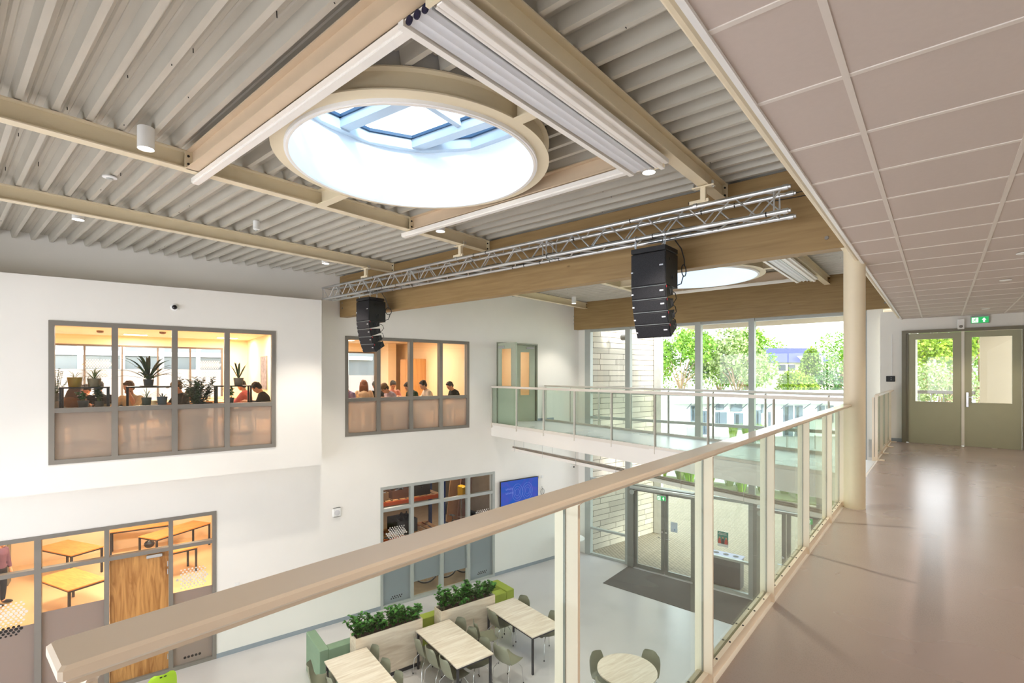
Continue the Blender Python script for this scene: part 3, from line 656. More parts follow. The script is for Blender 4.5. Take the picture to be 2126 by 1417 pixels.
railing('glass_railing', 'far glass railing of the white footbridge, on the side of the glazed front', Matrix.Translation((-9.28, 12.43, ZU)) @ Matrix.Rotation(R(-15.66), 4, 'Z'), 8.55, [.04, 1.19, 2.37, 3.52, 4.67, 5.83, 6.97, 8.1], hr=(-.035, .035, 0), post_y=(-.03, .03), gy=0, hrh=.035, zb=.0, m=M_BRAIL)
# corridor ceiling spots, plus two unseen ones added for more corridor light
for i, (x, y, wd) in enumerate([(.61, 6.82, 'nearest'), (.61, 8.61, 'middle'), (.61, 12.12, 'last before the exit sign'), (.61, 4.0, 'added out of sight nearer the viewpoint'), (.61, 1.2, 'added above the viewpoint')]):
    t = thing('recessed_spotlight', 'round recessed corridor ceiling spot, the %s one' % wd if i < 3 else 'round recessed corridor ceiling spot %s' % wd, 'ceiling light', (x, y, 6.918), 0, 'recessed corridor spots')
    MB().lathe([(.035, .0), (.055, 0), (.058, .007), (.035, .007)], n=24).build('bezel', M_WHITE, t, smooth=True)
    MB().lathe([(0, .003), (.036, .003), (.036, .006), (0, .006)], n=20).build('lens', emis('spot_lens', (255, 248, 236), 12), t)
    spot_lamp('spot_beam', (x, y, 6.9), 30, color=(1, .86, .68), cone=120, size=.04)
# ================================================================ INTERIOR WINDOWS (local x = out of the wall, y = along it)
def framed(name, s0, s1, z0, z1, mull, trans, d0, d1, m, w=.07, panes=None):
    e = thing(name, None, None, kind='structure'); e.matrix_world = WM
    f = MB(); f.box(d0, s0, z0, d1, s0+w, z1).box(d0, s1-w, z0, d1, s1, z1).box(d0, s0+w, z1-w, d1, s1-w, z1).box(d0, s0+w, z0, d1, s1-w, z0+w)
    ed = [s0+w]
    for a, c in mull: f.box(d0, a, z0+w, d1, c, z1-w); ed += [a, c]
    ed.append(s1-w); cols = list(zip(ed[::2], ed[1::2]))
    for ta, tb, lst in trans:
        for i, (a, c) in enumerate(cols):
            if lst is None or i in lst: f.box(d0+.004, a, ta, d1-.004, c, tb)
    f.build('frame', m, e); return e, cols
def slab(e, name, m, d, a, c, z0, z1, t=.008, **k): return MB().box(d-t/2, a, z0, d+t/2, c, z1).build(name, m, e, **k)
def dots(e, name, m, d, cs, cz, w, h, fall=1, st=.062, tilt=0):
    """a patch of round film dots, larger in the middle rows"""
    b = MB(); n = int(w/st); rr = int(h/(st*.62))
    for r in range(rr):
        zz = cz-h/2+(r+.5)*st*.62*1.15
        f = 1-abs(r-(rr-1)/2)/((rr+1)/2)*.7
        for k in range(-n//2, n//2+1):
            x = cs+(k+(.5 if r % 2 else 0))*st
            if abs(k) > n/2*(.55+.5*f): continue
            b.lathe([(0, -.001), (.008+.017*(f if fall > 0 else 1-f*.6), -.001), (.008+.017*(f if fall > 0 else 1-f*.6), .001), (0, .001)], (d, x, zz), 12, 'x')
    return b.build(name, m, e, kind='stuff')
M_DOT = mat('film_dot', (226, 222, 214), .6, var=.01); M_HOLE = mat('clear_dot', (36, 34, 32), .2, var=.1)
M_BFROST = frost('frosted_blue_film', (196, 206, 212), .22)
e, c = framed('window_2', -7.03, -3.58, 4.28, 6.66, [(-6.22, -6.13), (-5.35, -5.26), (-4.50, -4.41)], [(5.13, 5.21, None)], .50, .615, M_GREY, .075)
for a, b_ in c: slab(e, 'glass_pane', M_GLASS, .56, a, b_, 5.21, 6.585); slab(e, 'frosted_pane', M_FROST, .56, a, b_, 4.355, 5.13)
e, c = framed('window_3', -1.95, 1.48, 4.31, 6.68, [(-1.18, -1.08), (-.31, -.21), (.55, .65)], [(5.13, 5.21, None)], -.11, .015, M_GREY, .075)
for a, b_ in c: slab(e, 'glass_pane', M_GLASS, -.05, a, b_, 5.21, 6.605); slab(e, 'frosted_pane', M_FROST, -.05, a, b_, 4.385, 5.13)
e, c = framed('window_4', -1.08, 2.34, .0, 3.0, [(-.28, -.19), (.58, .68), (1.42, 1.51)], [(2.38, 2.46, None)], -.10, .015, M_LGREY, .07)
for i, (a, b_) in enumerate(c):
    slab(e, 'glass_pane', M_GLASS, -.04, a, b_, .07, 2.93)
    slab(e, 'frosted_film', M_BFROST, -.034, a, b_, .07 if i in (0, 3) else .45, 1.62, .003)
for s_, in ((-.66,), (1.92,)):
    dots(e, 'film_dots', M_DOT, -.03, s_, 1.78, .5, .32); dots(e, 'clear_dots', M_HOLE, -.031, s_, .20, .34, .09, -1)
e, c = framed('window_5', -9.6, -4.57, .0, 3.0, [(-8.2, -8.1), (-7.27, -7.18), (-6.34, -6.27), (-5.37, -5.30)], [(2.36, 2.43, None)], -.12, .015, M_GREY, .07)
for i, (a, b_) in enumerate(c):
    if i == 3: slab(e, 'glass_pane', M_GLASS, -.05, a, b_, 2.43, 2.93); continue
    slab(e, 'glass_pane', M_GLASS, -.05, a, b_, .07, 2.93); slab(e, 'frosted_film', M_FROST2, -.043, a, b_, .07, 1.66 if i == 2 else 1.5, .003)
for s_ in (-7.62, -4.98):
    dots(e, 'film_dots', M_DOT, -.038, s_, 1.72, .52, .36); dots(e, 'clear_dots', M_HOLE, -.0385, s_, 1.46 if s_ < -7 else .19, .42 if s_ < -7 else .3, .2 if s_ < -7 else .07, 1)
# oak classroom door with closer
M_OAK = wood('oak_door', (150, 96, 42), (214, 158, 92), 2, 1.3, .4, stretch=9, dist=1.5)
t = thing('door_1', None, None, kind='structure'); t.matrix_world = WM
MB().box(-.09, -6.265, .012, -.045, -5.375, 2.355).build('door_leaf', M_OAK, t)
b = MB()
for z in (2.1, 1.95, .3): b.tube([(-.035, -5.385, z-.05), (-.035, -5.385, z+.05)], .009, 8)
b.build('hinge', M_ALU, t)
b = MB(); b.rbox(-.045, -5.72, 2.27, .0, -5.47, 2.33, .006); b.build('door_closer', M_ALU, t)
MB().rbox(-.03, -5.93, 2.365, -.012, -5.5, 2.385, .003).build('slide_arm', M_ALU, t)
b = MB(); b.tube([(-.045, -6.2, 1.05), (.0, -6.2, 1.05), (.0, -6.08, 1.05)], .01, 8).box(-.045, -6.22, .95, -.04, -6.18, 1.1); b.build('door_handle', M_CHROME, t, smooth=True)
# green double door to the footbridge, both leaves ajar
M_GDOOR = mat('grey_green_door', (190, 200, 180), .4, var=.01)
t = thing('door_2', None, None, kind='structure'); t.matrix_world = WM
b = MB(); b.box(-.25, 2.41, ZU, .02, 2.45, 6.70).box(-.25, 3.90, ZU, .02, 3.94, 6.70).box(-.25, 2.45, 6.66, .02, 3.90, 6.70); b.build('door_frame', mat('frame_green_grey', (150, 152, 136), .4, var=.01), t)
def leaf(par, M, wd, h, win, m, th=.045, z0=ZU+.002, nm='door_leaf'):
    """leaf hinged at the local origin, running along +y, with a glazed opening win=(y0,y1,z0,z1)"""
    l = wall_open(MB(M=M), -th/2, th/2, 0, wd, z0, z0+h, [win]).build(nm, m, par)
    y0, y1, za, zb = win; f = MB(M=M); g = .025
    for d in (-th/2-.006, th/2): f.box(d, y0-g, za-g, d+.006, y0, zb+g).box(d, y1, za-g, d+.006, y1+g, zb+g).box(d, y0, zb, d+.006, y1, zb+g).box(d, y0, za-g, d+.006, y1, za)
    f.build('glazing_bead', m, l)
    MB(M=M).box(-.004, y0, za, .004, y1, zb).build('glass_pane', M_GLASS, l)
    return l
def at(x, y, deg): return Matrix.Translation((x, y, 0)) @ Matrix.Rotation(R(deg), 4, 'Z')
l = leaf(t, at(.03, 2.46, -88), .80, 2.3, (.12, .60, 5.45, 6.5), M_GDOOR)
b = MB(M=at(.03, 2.46, -88)); b.tube([(-.022, .74, 5.42), (-.07, .74, 5.42), (-.07, .63, 5.42)], .009, 8).tube([(.022, .74, 5.42), (.07, .74, 5.42), (.07, .63, 5.42)], .009, 8); b.build('door_handle', M_CHROME, l, smooth=True)
b = MB(M=at(.03, 2.46, -88)); b.rbox(.025, .05, 6.52, .06, .30, 6.58, .005); b.build('door_closer', M_ALU, l)
l = leaf(t, at(-.06, 3.89, 157), .68, 2.3, (.18, .46, 5.15, 6.45), M_GDOOR)
b = MB(M=at(-.06, 3.89, 157)); b.rbox(-.06, .04, 6.55, -.025, .28, 6.61, .005); b.build('door_closer', M_ALU, l)
b = MB(M=WM @ Matrix.Translation((0, 0, 0)))
# corridor double doors
M_ODOOR = mat('olive_grey_door', (170, 168, 140), .42, var=.01); M_OFR = mat('olive_frame', (122, 116, 98), .5, var=.02)
t = thing('door_3', None, None, kind='structure')
b = MB(); b.box(-.61, 13.22, ZU, -.54, 13.36, 6.68).box(1.17, 13.22, ZU, 1.24, 13.36, 6.68).box(-.54, 13.22, 6.62, 1.17, 13.36, 6.68); b.build('door_frame', M_OFR, t)
MB().box(-.54, 13.25, ZU+.01, -.50, 13.33, 6.62).build('door_stop', M_OFR, t)
l = leaf(t, at(-.50, 13.30, -90), .82, 2.25, (.11, .69, 5.22, 6.49), M_ODOOR)
l2 = leaf(t, at(.36, 13.30, -90), .80, 2.25, (.11, .67, 5.22, 6.50), M_ODOOR)
MB().box(.318, 13.235, ZU+.01, .362, 13.27, 6.62).build('meeting_strip', mat('pale_strip', (226, 220, 208), .35, var=.01), t)
b = MB(); b.rbox(.385, 13.255, 5.13, .425, 13.265, 5.42, .004).tube([(.405, 13.25, 5.33), (.405, 13.20, 5.33), (.54, 13.20, 5.33)], .009, 8); b.build('door_handle', M_CHROME, l2, smooth=True)
# ---------------------------------------------------------------- entrance doors in the glazed front
M_EDOOR = mat('entrance_frame', (132, 133, 128), .4, metal=.2, var=.02)
def entrance(name, x0, xs, x1, h=2.38):
    t = thing(name, None, None, kind='structure')
    b = MB(); b.box(x0-.02, 13.74, 0, x0+.16, 13.98, h+.1).box(x1-.14, 13.74, 0, x1+.02, 13.98, h+.1).box(x0, 13.76, h, x1, 13.98, h+.1); b.build('door_frame', M_EDOOR, t)
    MB().tube([(x0+.1, 13.70, h+.03), (x1-.05, 13.70, h+.03)], .055, 12).build('drive_tube', M_ALU, t, smooth=True)
    b = MB(); b.lathe([(0, -.02), (.07, -.02), (.07, .02), (0, .02)], (x0+.17, 13.66, h-.10), 20, 'y').tube([(x0+.3, 13.68, h-.02), (x0+.2, 13.66, h-.07)], .012, 6); b.build('drive_wheel', M_LGREY, t)
    for a, c in ((x0+.16, xs-.01), (xs+.01, x1-.14)):
        f = MB(); f.box(a, 13.84, .01, a+.09, 13.90, h).box(c-.09, 13.84, .01, c, 13.90, h).box(a+.09, 13.84, h-.09, c-.09, 13.90, h).box(a+.09, 13.84, .01, c-.09, 13.90, .12)
        l = f.build('door_leaf', M_EDOOR, t); MB().box(a+.09, 13.868, .12, c-.09, 13.874, h-.09).build('glass_pane', M_GLASS, l)
        s = xs-.06 if a < xs-.5 else xs+.06
        b = MB(); b.tube([(s, 13.84, 1.05), (s, 13.79, 1.05), (s+(-.12 if a < xs-.5 else .12), 13.79, 1.05)], .011, 8).rbox(s-.03, 13.80, 1.2, s+.03, 13.84, 1.26, .006); b.build('door_handle', M_CHROME, l, smooth=True)
    return t
entrance('door_4', -7.15, -6.05, -5.05)
entrance('door_5', -3.62, -2.9, -2.14)
# ================================================================ SIGNS AND FITTINGS
M_GREEN = mat('sign_green', (40, 176, 96), .4, var=.01, emit=.3); M_SWH = mat('sign_white', (250, 252, 250), .4, var=.01, emit=.35)
def exit_sign(lab, M, w=.24, h=.12, big=False):
    t = thing('exit_sign', lab, 'exit sign', group=None); t.matrix_world = M
    MB().rbox(-w/2-.006, 0, 0, w/2+.006, .03, h+.025, .004).build('housing', M_LGREY, t)
    MB().box(-w/2, -.004, .004, w/2, 0, h).build('sign_face', M_GREEN, t)
    MB().box(-w/2+.012, -.0055, .014, -.02*w/.24, -.004, h-.010).build('door_symbol', M_SWH, t)
    b = MB(); u = h/.12; x = -w*.27; y = -.0065       # running figure
    b.lathe([(0, -.001), (.009*u, -.001), (.009*u, .001), (0, .001)], (x+.012*u, y, h*.78), 10, 'y')
    for p, q in (((.006, .70), (-.006, .45)), ((-.006, .47), (.016, .33)), ((.016, .33), (.012, .16)), ((-.006, .47), (-.022, .30)), ((-.022, .30), (-.040, .30)), ((.004, .66), (.026, .55)), ((.004, .66), (-.020, .60)), ((-.020, .60), (-.026, .48))):
        b.tube([(x+p[0]*u, y, h*p[1]), (x+q[0]*u, y, h*q[1])], .0042*u, 5)
    b.build('running_figure', M_GREEN, t)
    b = MB(); x = w*.24; k = h*.5
    b.add([(x-.032*u, y, k), (x+.032*u, y, k), (x, y, h*.88), (x-.014*u, y, h*.16), (x+.014*u, y, h*.16), (x+.014*u, y, k), (x-.014*u, y, k)], [(0, 1, 2), (3, 4, 5, 6)])
    b.build('arrow', M_SWH, t)
    return t
exit_sign('green exit sign above the corridor double doors', at(.58, 13.20, 0) @ Matrix.Translation((0, 0, 6.76)), .25, .12)
exit_sign('green exit sign on the meeting post of the entrance doors', Matrix.Translation((-6.06, 13.66, 2.17)), .26, .13)
exit_sign('green exit sign above the second entrance door, right of the foreground railing posts', Matrix.Translation((-2.42, 13.62, 2.22)), .26, .13)
# poster and notices on the entrance glass
t = thing('poster', 'green and teal poster with three people stuck on the entrance glass', 'poster', (-4.42, 13.855, 1.17)); M_TEAL = mat('poster_teal', (20, 140, 128), .5)
MB().box(-.14, 0, 0, .14, .004, .40).build('sheet', M_WHITE, t)
MB().box(-.14, -.002, .09, .14, 0, .40).build('teal_ground', M_TEAL, t)
for x, c in ((-.085, (214, 70, 60)), (0, (40, 40, 46)), (.085, (214, 200, 180))):
    b = MB(); b.prism([(x-.045, .0), (x+.045, .0), (x+.02, .0), (x-.02, .0)], 0, 0)
    b = MB(); b.add([(x-.045, -.004, .075), (x+.045, -.004, .075), (x+.035, -.004, .19), (x+.012, -.004, .215), (x-.012, -.004, .215), (x-.035, -.004, .19)], [(0, 1, 2, 3, 4, 5)]); b.build('printed_torso', mat('print_%d' % c[0], c, .5), t)
    MB().lathe([(0, -.001), (.024, -.001), (.024, .001), (0, .001)], (x, -.0045, .235), 12, 'y').build('printed_face', mat('print_skin', (206, 150, 118), .5), t)
b = MB()
def block_text(b, x, z, y, n, w, h, seed):
    """rows of tiny block capitals too small to read"""
    random.seed(seed)
    for k in range(n):
        a = x+k*w*1.35
        b.box(a, y-.001, z, a+w*.28, y, z+h); 
        if random.random() < .7: b.box(a, y-.001, z+h*.75, a+w, y, z+h)
        if random.random() < .6: b.box(a, y-.001, z, a+w, y, z+h*.22)
        if random.random() < .5: b.box(a+w*.72, y-.001, z, a+w, y, z+h)
block_text(b, -.10, .345, -.003, 11, .013, .022, 3); block_text(b, -.12, .312, -.003, 13, .013, .022, 5); b.build('lettering', M_WHITE, t)
t = thing('notice', 'pale blue paper notice taped on the right entrance door leaf', 'notice', (-5.77, 13.862, 1.28))
MB().box(-.1, 0, 0, .1, .003, .28).build('sheet', mat('notice_paper', (214, 226, 240), .6), t); MB().lathe([(0, -.001), (.02, -.001), (.02, .001), (0, .001)], (0.02, -.002, .07), 10, 'y').build('printed_spot', mat('notice_blue', (120, 160, 214), .5), t)
# entrance mat, bin
tag(MB().prism(pts((-7.1, 12.18), (-3.3, 12.08), (-3.3, 13.72), (-7.14, 13.72)), 0, .008).build('entrance_mat', mat('mat_fibre', (98, 92, 88), .95, var=.18, scale=140, bump=.5, bscale=180)), 'dark grey entrance mat lying in front of the glass doors', 'mat')
t = thing('litter_bin', 'dark grey recycling bin with three round openings outside the glass front', 'bin', (-4.48, 14.3, 0.01)); M_BIN = mat('bin_grey', (92, 90, 94), .45, metal=.2)
MB().rbox(-.42, -.17, 0, .42, .17, .78, .012).build('bin_body', M_BIN, t); MB().rbox(-.44, -.19, .78, .44, .19, .82, .012).build('bin_lid', mat('bin_lid_violet', (150, 146, 176), .35, metal=.2), t)
for x in (-.26, 0, .26): MB().lathe([(0, 0), (.07, 0), (.075, .006), (0.0, .006)], (x, 0, .818), 18).build('opening', M_BLACK, t)
# television and small wall fittings
t = thing('television', 'wall television showing a blue picture, right of the workshop windows', 'television', wpt(.03, 3.2, 1.86), WA)
MB().rbox(0, -.71, 0, .05, .71, .83, .01).build('casing', M_BLACK, t)
def screen_mat():
    m, nt = new_mat('tv_picture'); L = nt.links.new; out = N(nt, 'ShaderNodeOutputMaterial'); e_ = N(nt, 'ShaderNodeEmission', Strength=.36)
    n1 = N(nt, 'ShaderNodeTexNoise', Scale=2.2, Detail=3.0, Distortion=1.5); L(coords(nt), n1.inputs['Vector']); c = N(nt, 'ShaderNodeValToRGB')
    c.color_ramp.elements[0].position = .3; c.color_ramp.elements[0].color = lin((48, 100, 196)); c.color_ramp.elements[1].position = .7; c.color_ramp.elements[1].color = lin((84, 96, 196))
    L(n1.outputs['Fac'], c.inputs[0]); L(c.outputs[0], e_.inputs[0]); L(e_.outputs[0], out.inputs[0]); return m
MB().box(.05, -.69, .02, .052, .69, .81).build('screen', screen_mat(), t)
b = MB(); M_TVL = emis('tv_line', (128, 146, 226), .4)
for cy_, rr in ((-.1, .19), (.28, .19)):
    for q in (1, .7, .42): b.tube([(.0535, cy_+rr*q*math.sin(a), .45+rr*1.3*q*math.cos(a)) for a in [k*math.pi/12 for k in range(25)]], .0035, 4)
b.build('picture_outline', M_TVL, t)
b = MB(M=Matrix.Translation((.054, -.32, 0)) @ Matrix.Rotation(R(90), 4, 'Z'))
for r_ in range(2):
    for k in range(5): x = -.2+k*.055; z = .56-r_*.12; b.box(x, -.002, z, x+.03, 0, z+.008).box(x, -.002, z, x+.008, 0, z+.05).box(x+.022, -.002, z, x+.03, 0, z+.05 if k % 2 else z+.03)
b.build('lettering', M_TVL, t)
t = thing('wall_socket', 'double white wall socket above the television cable', 'socket', wpt(0, 4.07, 2.60), WA); MB().rbox(0, -.09, 0, .02, -.01, .08, .004).rbox(0, .01, 0, .02, .09, .08, .004).build('socket_plate', M_WHITE, t)
tag(MB(M=WM).tube([(.02, 4.1, 2.34), (.05, 4.08, 2.3)]+[(.03, 4.12+.07*math.sin(a), 2.18+.09*math.cos(a)) for a in [k*math.pi/8 for k in range(17)]]+[(.03, 4.16, 2.02), (.03, 4.05, 1.86)], .005, 6).build('cable', M_BLACK, smooth=True), 'thin black cable coiled on the wall right of the television', 'cable')
t = thing('alarm_sounder', 'white square alarm sounder on the wall between the two ground floor windows', 'alarm', wpt(0, -2.15, 2.47), WA); MB().rbox(0, -.10, 0, .05, .10, .21, .02).build('housing', M_WHITE, t, smooth=True); MB().lathe([(0, 0), (.06, 0), (.065, .008), (0, .012)], (.05, 0, .10), 20, 'x').build('sounder_disc', mat('sounder_grey', (214, 214, 216), .4), t, smooth=True)
t = thing('light_switch', 'small white light switch right of the oak classroom door', 'switch', wpt(0, -4.2, 1.36), WA); MB().rbox(0, -.045, 0, .014, .045, .09, .004).build('plate', M_WHITE, t); MB().rbox(.014, -.03, .015, .02, .03, .075, .003).build('rocker', M_WHITE, t)
def dome_cam(lab, p, tilt=0):
    t = thing('dome_camera', lab, 'camera', p, WA); MB().lathe([(.065, 0), (.062, .02), (.045, .03)], n=24, axis='x').build('housing', M_WHITE, t, smooth=True)
    MB().sph((.028, 0, 0), .042, 16, 10).build('dome', mat('camera_dome', (14, 14, 20), .08), t, smooth=True); return t
dome_cam('black dome camera on the white wall above the upper left classroom window', wpt(.60, -5.31, 7.01))
t = thing('bullet_camera', 'small white and black camera on the wall under the footbridge', 'camera', wpt(0, 5.35, 2.85), WA)
MB().rbox(0, -.05, -.05, .04, .05, .05, .006).build('wall_plate', M_WHITE, t); MB().tube([(.03, 0, 0), (.12, 0, -.03)], .03, 12).build('barrel', M_WHITE, t, smooth=True); MB().sph((.135, 0, -.035), .026).build('lens', M_BLACK, t, smooth=True)
t = thing('wall_table', 'round cream bistro table standing at the wall by the glazed front', 'table', wpt(.5, 4.9, 0)); 
MB().lathe([(0, .70), (.40, .70), (.40, .73), (0, .73)], n=36).build('tabletop', M_WHITE, t); MB().lathe([(.22, 0), (.22, .015), (.03, .03), (.03, .70)], n=20).build('pedestal', M_LGREY, t, smooth=True)
t = thing('wall_switch', 'black double switch on the wall left of the corridor doors', 'switch', (-.80, 13.3, 5.62)); MB().rbox(-.075, -.02, 0, .075, 0, .12, .006).build('plate', M_BLACK, t)
b = MB(); b.lathe([(0, -.022), (.010, -.022), (.010, -.02), (0, -.02)], (.01, 0, .04), 8, 'y').lathe([(0, -.022), (.010, -.022), (.010, -.02), (0, -.02)], (.01, 0, .08), 8, 'y'); b.build('key', M_LGREY, t)
tag(MB().box(-.785, 13.285, 5.74, -.77, 13.3, 6.62).build('cable_duct', M_WHITE), 'thin white cable duct rising from the black switch beside the corridor doors', 'duct')
t = thing('door_sensor', 'small white sensor box above the middle of the corridor doors', 'sensor', (.31, 13.18, 6.66)); MB().rbox(-.05, 0, 0, .05, .04, .2, .006).build('housing', M_WHITE, t); MB().lathe([(0, -.01), (.02, -.01), (.03, 0), (0, 0)], (0, 0, .05), 10, 'y').build('sensor_eye', M_GREY, t)
t = thing('wall_projector', 'grey cylinder wall lamp on the pale stone wall outside the glass', 'outdoor lamp', (-7.98, 14.9, 7.0)); MB().lathe([(0, 0), (.095, 0), (.10, .02), (.10, .30), (.09, .32), (0, .26)], n=20, axis='x').build('housing', M_GREY, t, smooth=True); MB().lathe([(0, .322), (.08, .322)], n=20, axis='x').build('lens', M_LGREY, t)
# radiant strips hung below the footbridge
for i, (y0, x0, x1) in enumerate([(.06, .9, 4.9), (.06, 5.0, 8.9)]):
    t = thing('heating_strip', ['white heating strip hung under the footbridge, nearer the classroom wall', 'white heating strip hung under the footbridge, nearer the corridor'][i], 'ceiling panel', BM @ Vector((x0, y0, 3.72)), BA, 'heating strips')
    MB().rbox(0, 0, 0, x1-x0, .30, .07, .005).build('casing', M_STRIP, t); MB().box(.02, .035, -.004, x1-x0-.02, .10, 0).box(.02, .14, -.004, x1-x0-.02, .16, 0).build('slot', M_GREY, t)
    for k in range(4):
        x = .15+k*(x1-x0-.3)/3
        for y_, zz in ((-.01, -.02), (.31, .02)): MB().tube([(x, y_, .31), (x, y_, zz)], .004, 5).build('suspension_rod', M_ALU, t)
    b = MB().tube([(.0, .06, .09), (x1-x0, .06, .09)], .022, 8); b.build('pipe', mat('pipe_grey', (150, 140, 128), .5), t, smooth=True)
# ================================================================ FURNITURE ON THE ATRIUM FLOOR
M_TOP = wood('bleached_oak_top', (216, 198, 178), (246, 234, 220), 1, 1.6, .38, stretch=9, dist=1.2)
M_PLNK = wood('bleached_oak_panel', (212, 192, 170), (244, 230, 212), 1, 1.3, .45, stretch=7, dist=1.4)
M_LEGM = mat('dark_leg', (52, 54, 60), .4, metal=.3); M_SHELL = mat('olive_shell', (142, 142, 122), .42, var=.02)
M_EDGE = mat('table_edge', (70, 66, 92), .5)
def table(lab, s, d, L_=1.58, wd=.76, grp='rectangular dining tables'):
    t = thing('dining_table', lab, 'table', wpt(d, s), WA, grp)      # origin at one corner; x = out of wall, y = along the wall
    MB().box(0, 0, .728, L_, wd, .75).build('tabletop', M_TOP, t); MB().box(.004, .004, .722, L_-.004, wd-.004, .728).build('edge_band', M_EDGE, t)
    MB().box(.03, .03, .68, L_-.03, .05, .722).box(.03, wd-.05, .68, L_-.03, wd-.03, .722).box(.03, .03, .68, .05, wd-.03, .722).box(L_-.05, .03, .68, L_-.03, wd-.03, .722).build('apron', M_LEGM, t)
    for x in (.02, L_-.06):
        for y in (.02, wd-.06): MB().rbox(x, y, 0, x+.04, y+.04, .722, .004).build('leg', M_LEGM, t)
    return t
table('bleached oak table nearest the sage green bench, cut by the bottom of the view', -3.25, 2.77)
table('bleached oak table in the middle, between the two planters', -1.50, 2.77)
table('bleached oak table furthest right, seen beside the foreground railing post', .17, 2.77)
t = thing('round_table', 'round bleached oak table standing alone in front of the others', 'table', wpt(6.13, .79), WA)
MB().lathe([(0, .728), (.5, .728), (.5, .75), (0, .75)], n=56).build('tabletop', M_TOP, t); MB().lathe([(.0, .715), (.485, .715), (.495, .728), (0, .728)], n=56).build('edge_band', M_EDGE, t)
MB().lathe([(.045, .03), (.035, .06), (.035, .70), (.12, .715)], n=20).build('pedestal', M_LEGM, t, smooth=True)
b = MB()
for k in range(4): a = R(45+90*k); b.tube([(0, 0, .04), (.32*math.cos(a), .32*math.sin(a), .015)], .02, 8)
b.build('base', M_LEGM, t)
def shell_pts():
    """side curve of the moulded shell: x forward, z up, half width"""
    return [(.22, .425, .175), (.205, .452, .20), (.15, .448, .215), (.06, .436, .222), (-.04, .432, .222), (-.12, .440, .220), (-.175, .470, .218), (-.205, .53, .215), (-.222, .60, .212), (-.238, .68, .205), (-.252, .745, .19), (-.262, .79, .16), (-.266, .808, .11)]
def chair_mesh():
    P = shell_pts(); b = MB(); nx = 10; vs = []
    for i, (x, z, w) in enumerate(P):
        seat = max(0, 1-i/6.0)
        for k in range(nx+1):
            u = k/nx*2-1; lift = .035*abs(u)**2.5 if i < 6 else 0; wrap = (.05*u*u if i >= 6 else .02*u*u*(i/6))
            vs.append((x+wrap, u*w, z+lift))
    n = len(P); th = .010; vb = [(x+(.004 if i//(nx+1) > 6 else 0)-(th if i//(nx+1) > 6 else 0), y, z-(th if i//(nx+1) <= 6 else 0)) for i, (x, y, z) in enumerate(vs)]
    W_ = nx+1; fs = []; N0 = len(vs)
    for i in range(n-1):
        for k in range(nx): a = i*W_+k; fs.append((a, a+W_, a+W_+1, a+1)); fs.append((N0+a, N0+a+1, N0+a+W_+1, N0+a+W_))
    for i in range(n-1):
        a = i*W_; fs.append((a, N0+a, N0+a+W_, a+W_)); a = i*W_+nx; fs.append((a, a+W_, N0+a+W_, N0+a))
    for k in range(nx): fs.append((k, k+1, N0+k+1, N0+k)); a = (n-1)*W_+k; fs.append((a, N0+a, N0+a+1, a+1))
    return b.add(vs, fs)
def make_chair(lab, shell, grp=None):
    t = thing('shell_chair', lab, 'chair', group=grp)
    chair_mesh().build('shell', shell, t, smooth='all')
    for x, y, xe, ye in ((.12, .13, .20, .21), (.12, -.13, .20, -.21), (-.10, .13, -.21, .21), (-.10, -.13, -.21, -.21)):
        l = MB().tube([(x*.5, y*.5, .418), (x, y, .41), (xe*.9, ye*.9, .30), (xe, ye, .012)], .008, 8).build('leg', M_CHROME, t, smooth=True)
        MB().lathe([(.011, 0), (.012, .022), (.009, .03)], (xe, ye, 0), 10).build('foot_cap', M_BLACK, l)
    b = MB(); b.box(-.09, -.09, .412, .11, .09, .424); b.build('seat_plate', M_GREY, t)
    return t
G_CH = 'olive shell chairs in the atrium'
ch0 = make_chair('x', M_SHELL, G_CH)
CH = [ # s, d, facing angle in the wall frame (0 = away from the wall, 90 = along the wall to the glazed front)
 (-1.42, 3.12, 86, 'olive shell chair tucked under the middle table, end place beside the first planter'),
 (-1.40, 3.56, 92, 'olive shell chair in the middle of the near side of the middle table'),
 (-1.36, 4.02, 90, 'olive shell chair on the near side of the middle table, furthest from the planter'),
 (-.80, 3.02, -88, 'olive shell chair on the far side of the middle table, next to the planters'),
 (-.83, 3.48, -92, 'olive shell chair at the middle place of the far side of the middle table'),
 (-.85, 3.95, -90, 'olive shell chair at the outer place of the far side of the middle table'),
 (-.22, 3.34, 72, 'olive shell chair askew between the middle and right tables, nearer the planters'),
 (-.33, 4.24, 99, 'olive shell chair pulled out alone between the middle and right tables, its side fully visible'),
 (.33, 3.06, 88, 'olive shell chair tucked under the near side of the right table'),
 (.86, 2.98, -90, 'olive shell chair behind the right table, by the lime bench'),
 (.90, 3.92, -97, 'olive shell chair behind the right table, half hidden by the railing post'),
 (-2.60, 2.96, -90, 'olive shell chair on the far side of the left table, next to the first planter'),
 (-2.62, 3.50, -88, 'olive shell chair on the far side of the left table, middle place'),
 (-2.60, 3.97, -94, 'olive shell chair at the outer place of the far side of the left table'),
 (-3.30, 2.86, 70, 'olive shell chair beside the sage green bench at the left table'),
 (-3.12, 3.33, 88, 'olive shell chair on the near side of the left table, cut by the view edge'),
 (.70, 5.72, 8, 'olive shell chair behind the round table, on its classroom side'),
 (1.28, 6.10, -92, 'olive shell chair behind the round table, on its entrance side'),
 (.36, 6.18, 80, 'olive shell chair in front of the round table at the bottom edge of the view')]
for i, (s_, d_, a_, lb) in enumerate(CH):
    o = ch0 if i == 0 else dup(ch0)
    o.location = wpt(d_, s_); o.rotation_euler = (0, 0, WA+R(a_)); o['label'] = lb; o['group'] = G_CH
M_LIME = mat('lime_shell', (172, 214, 30), .4, var=.02)
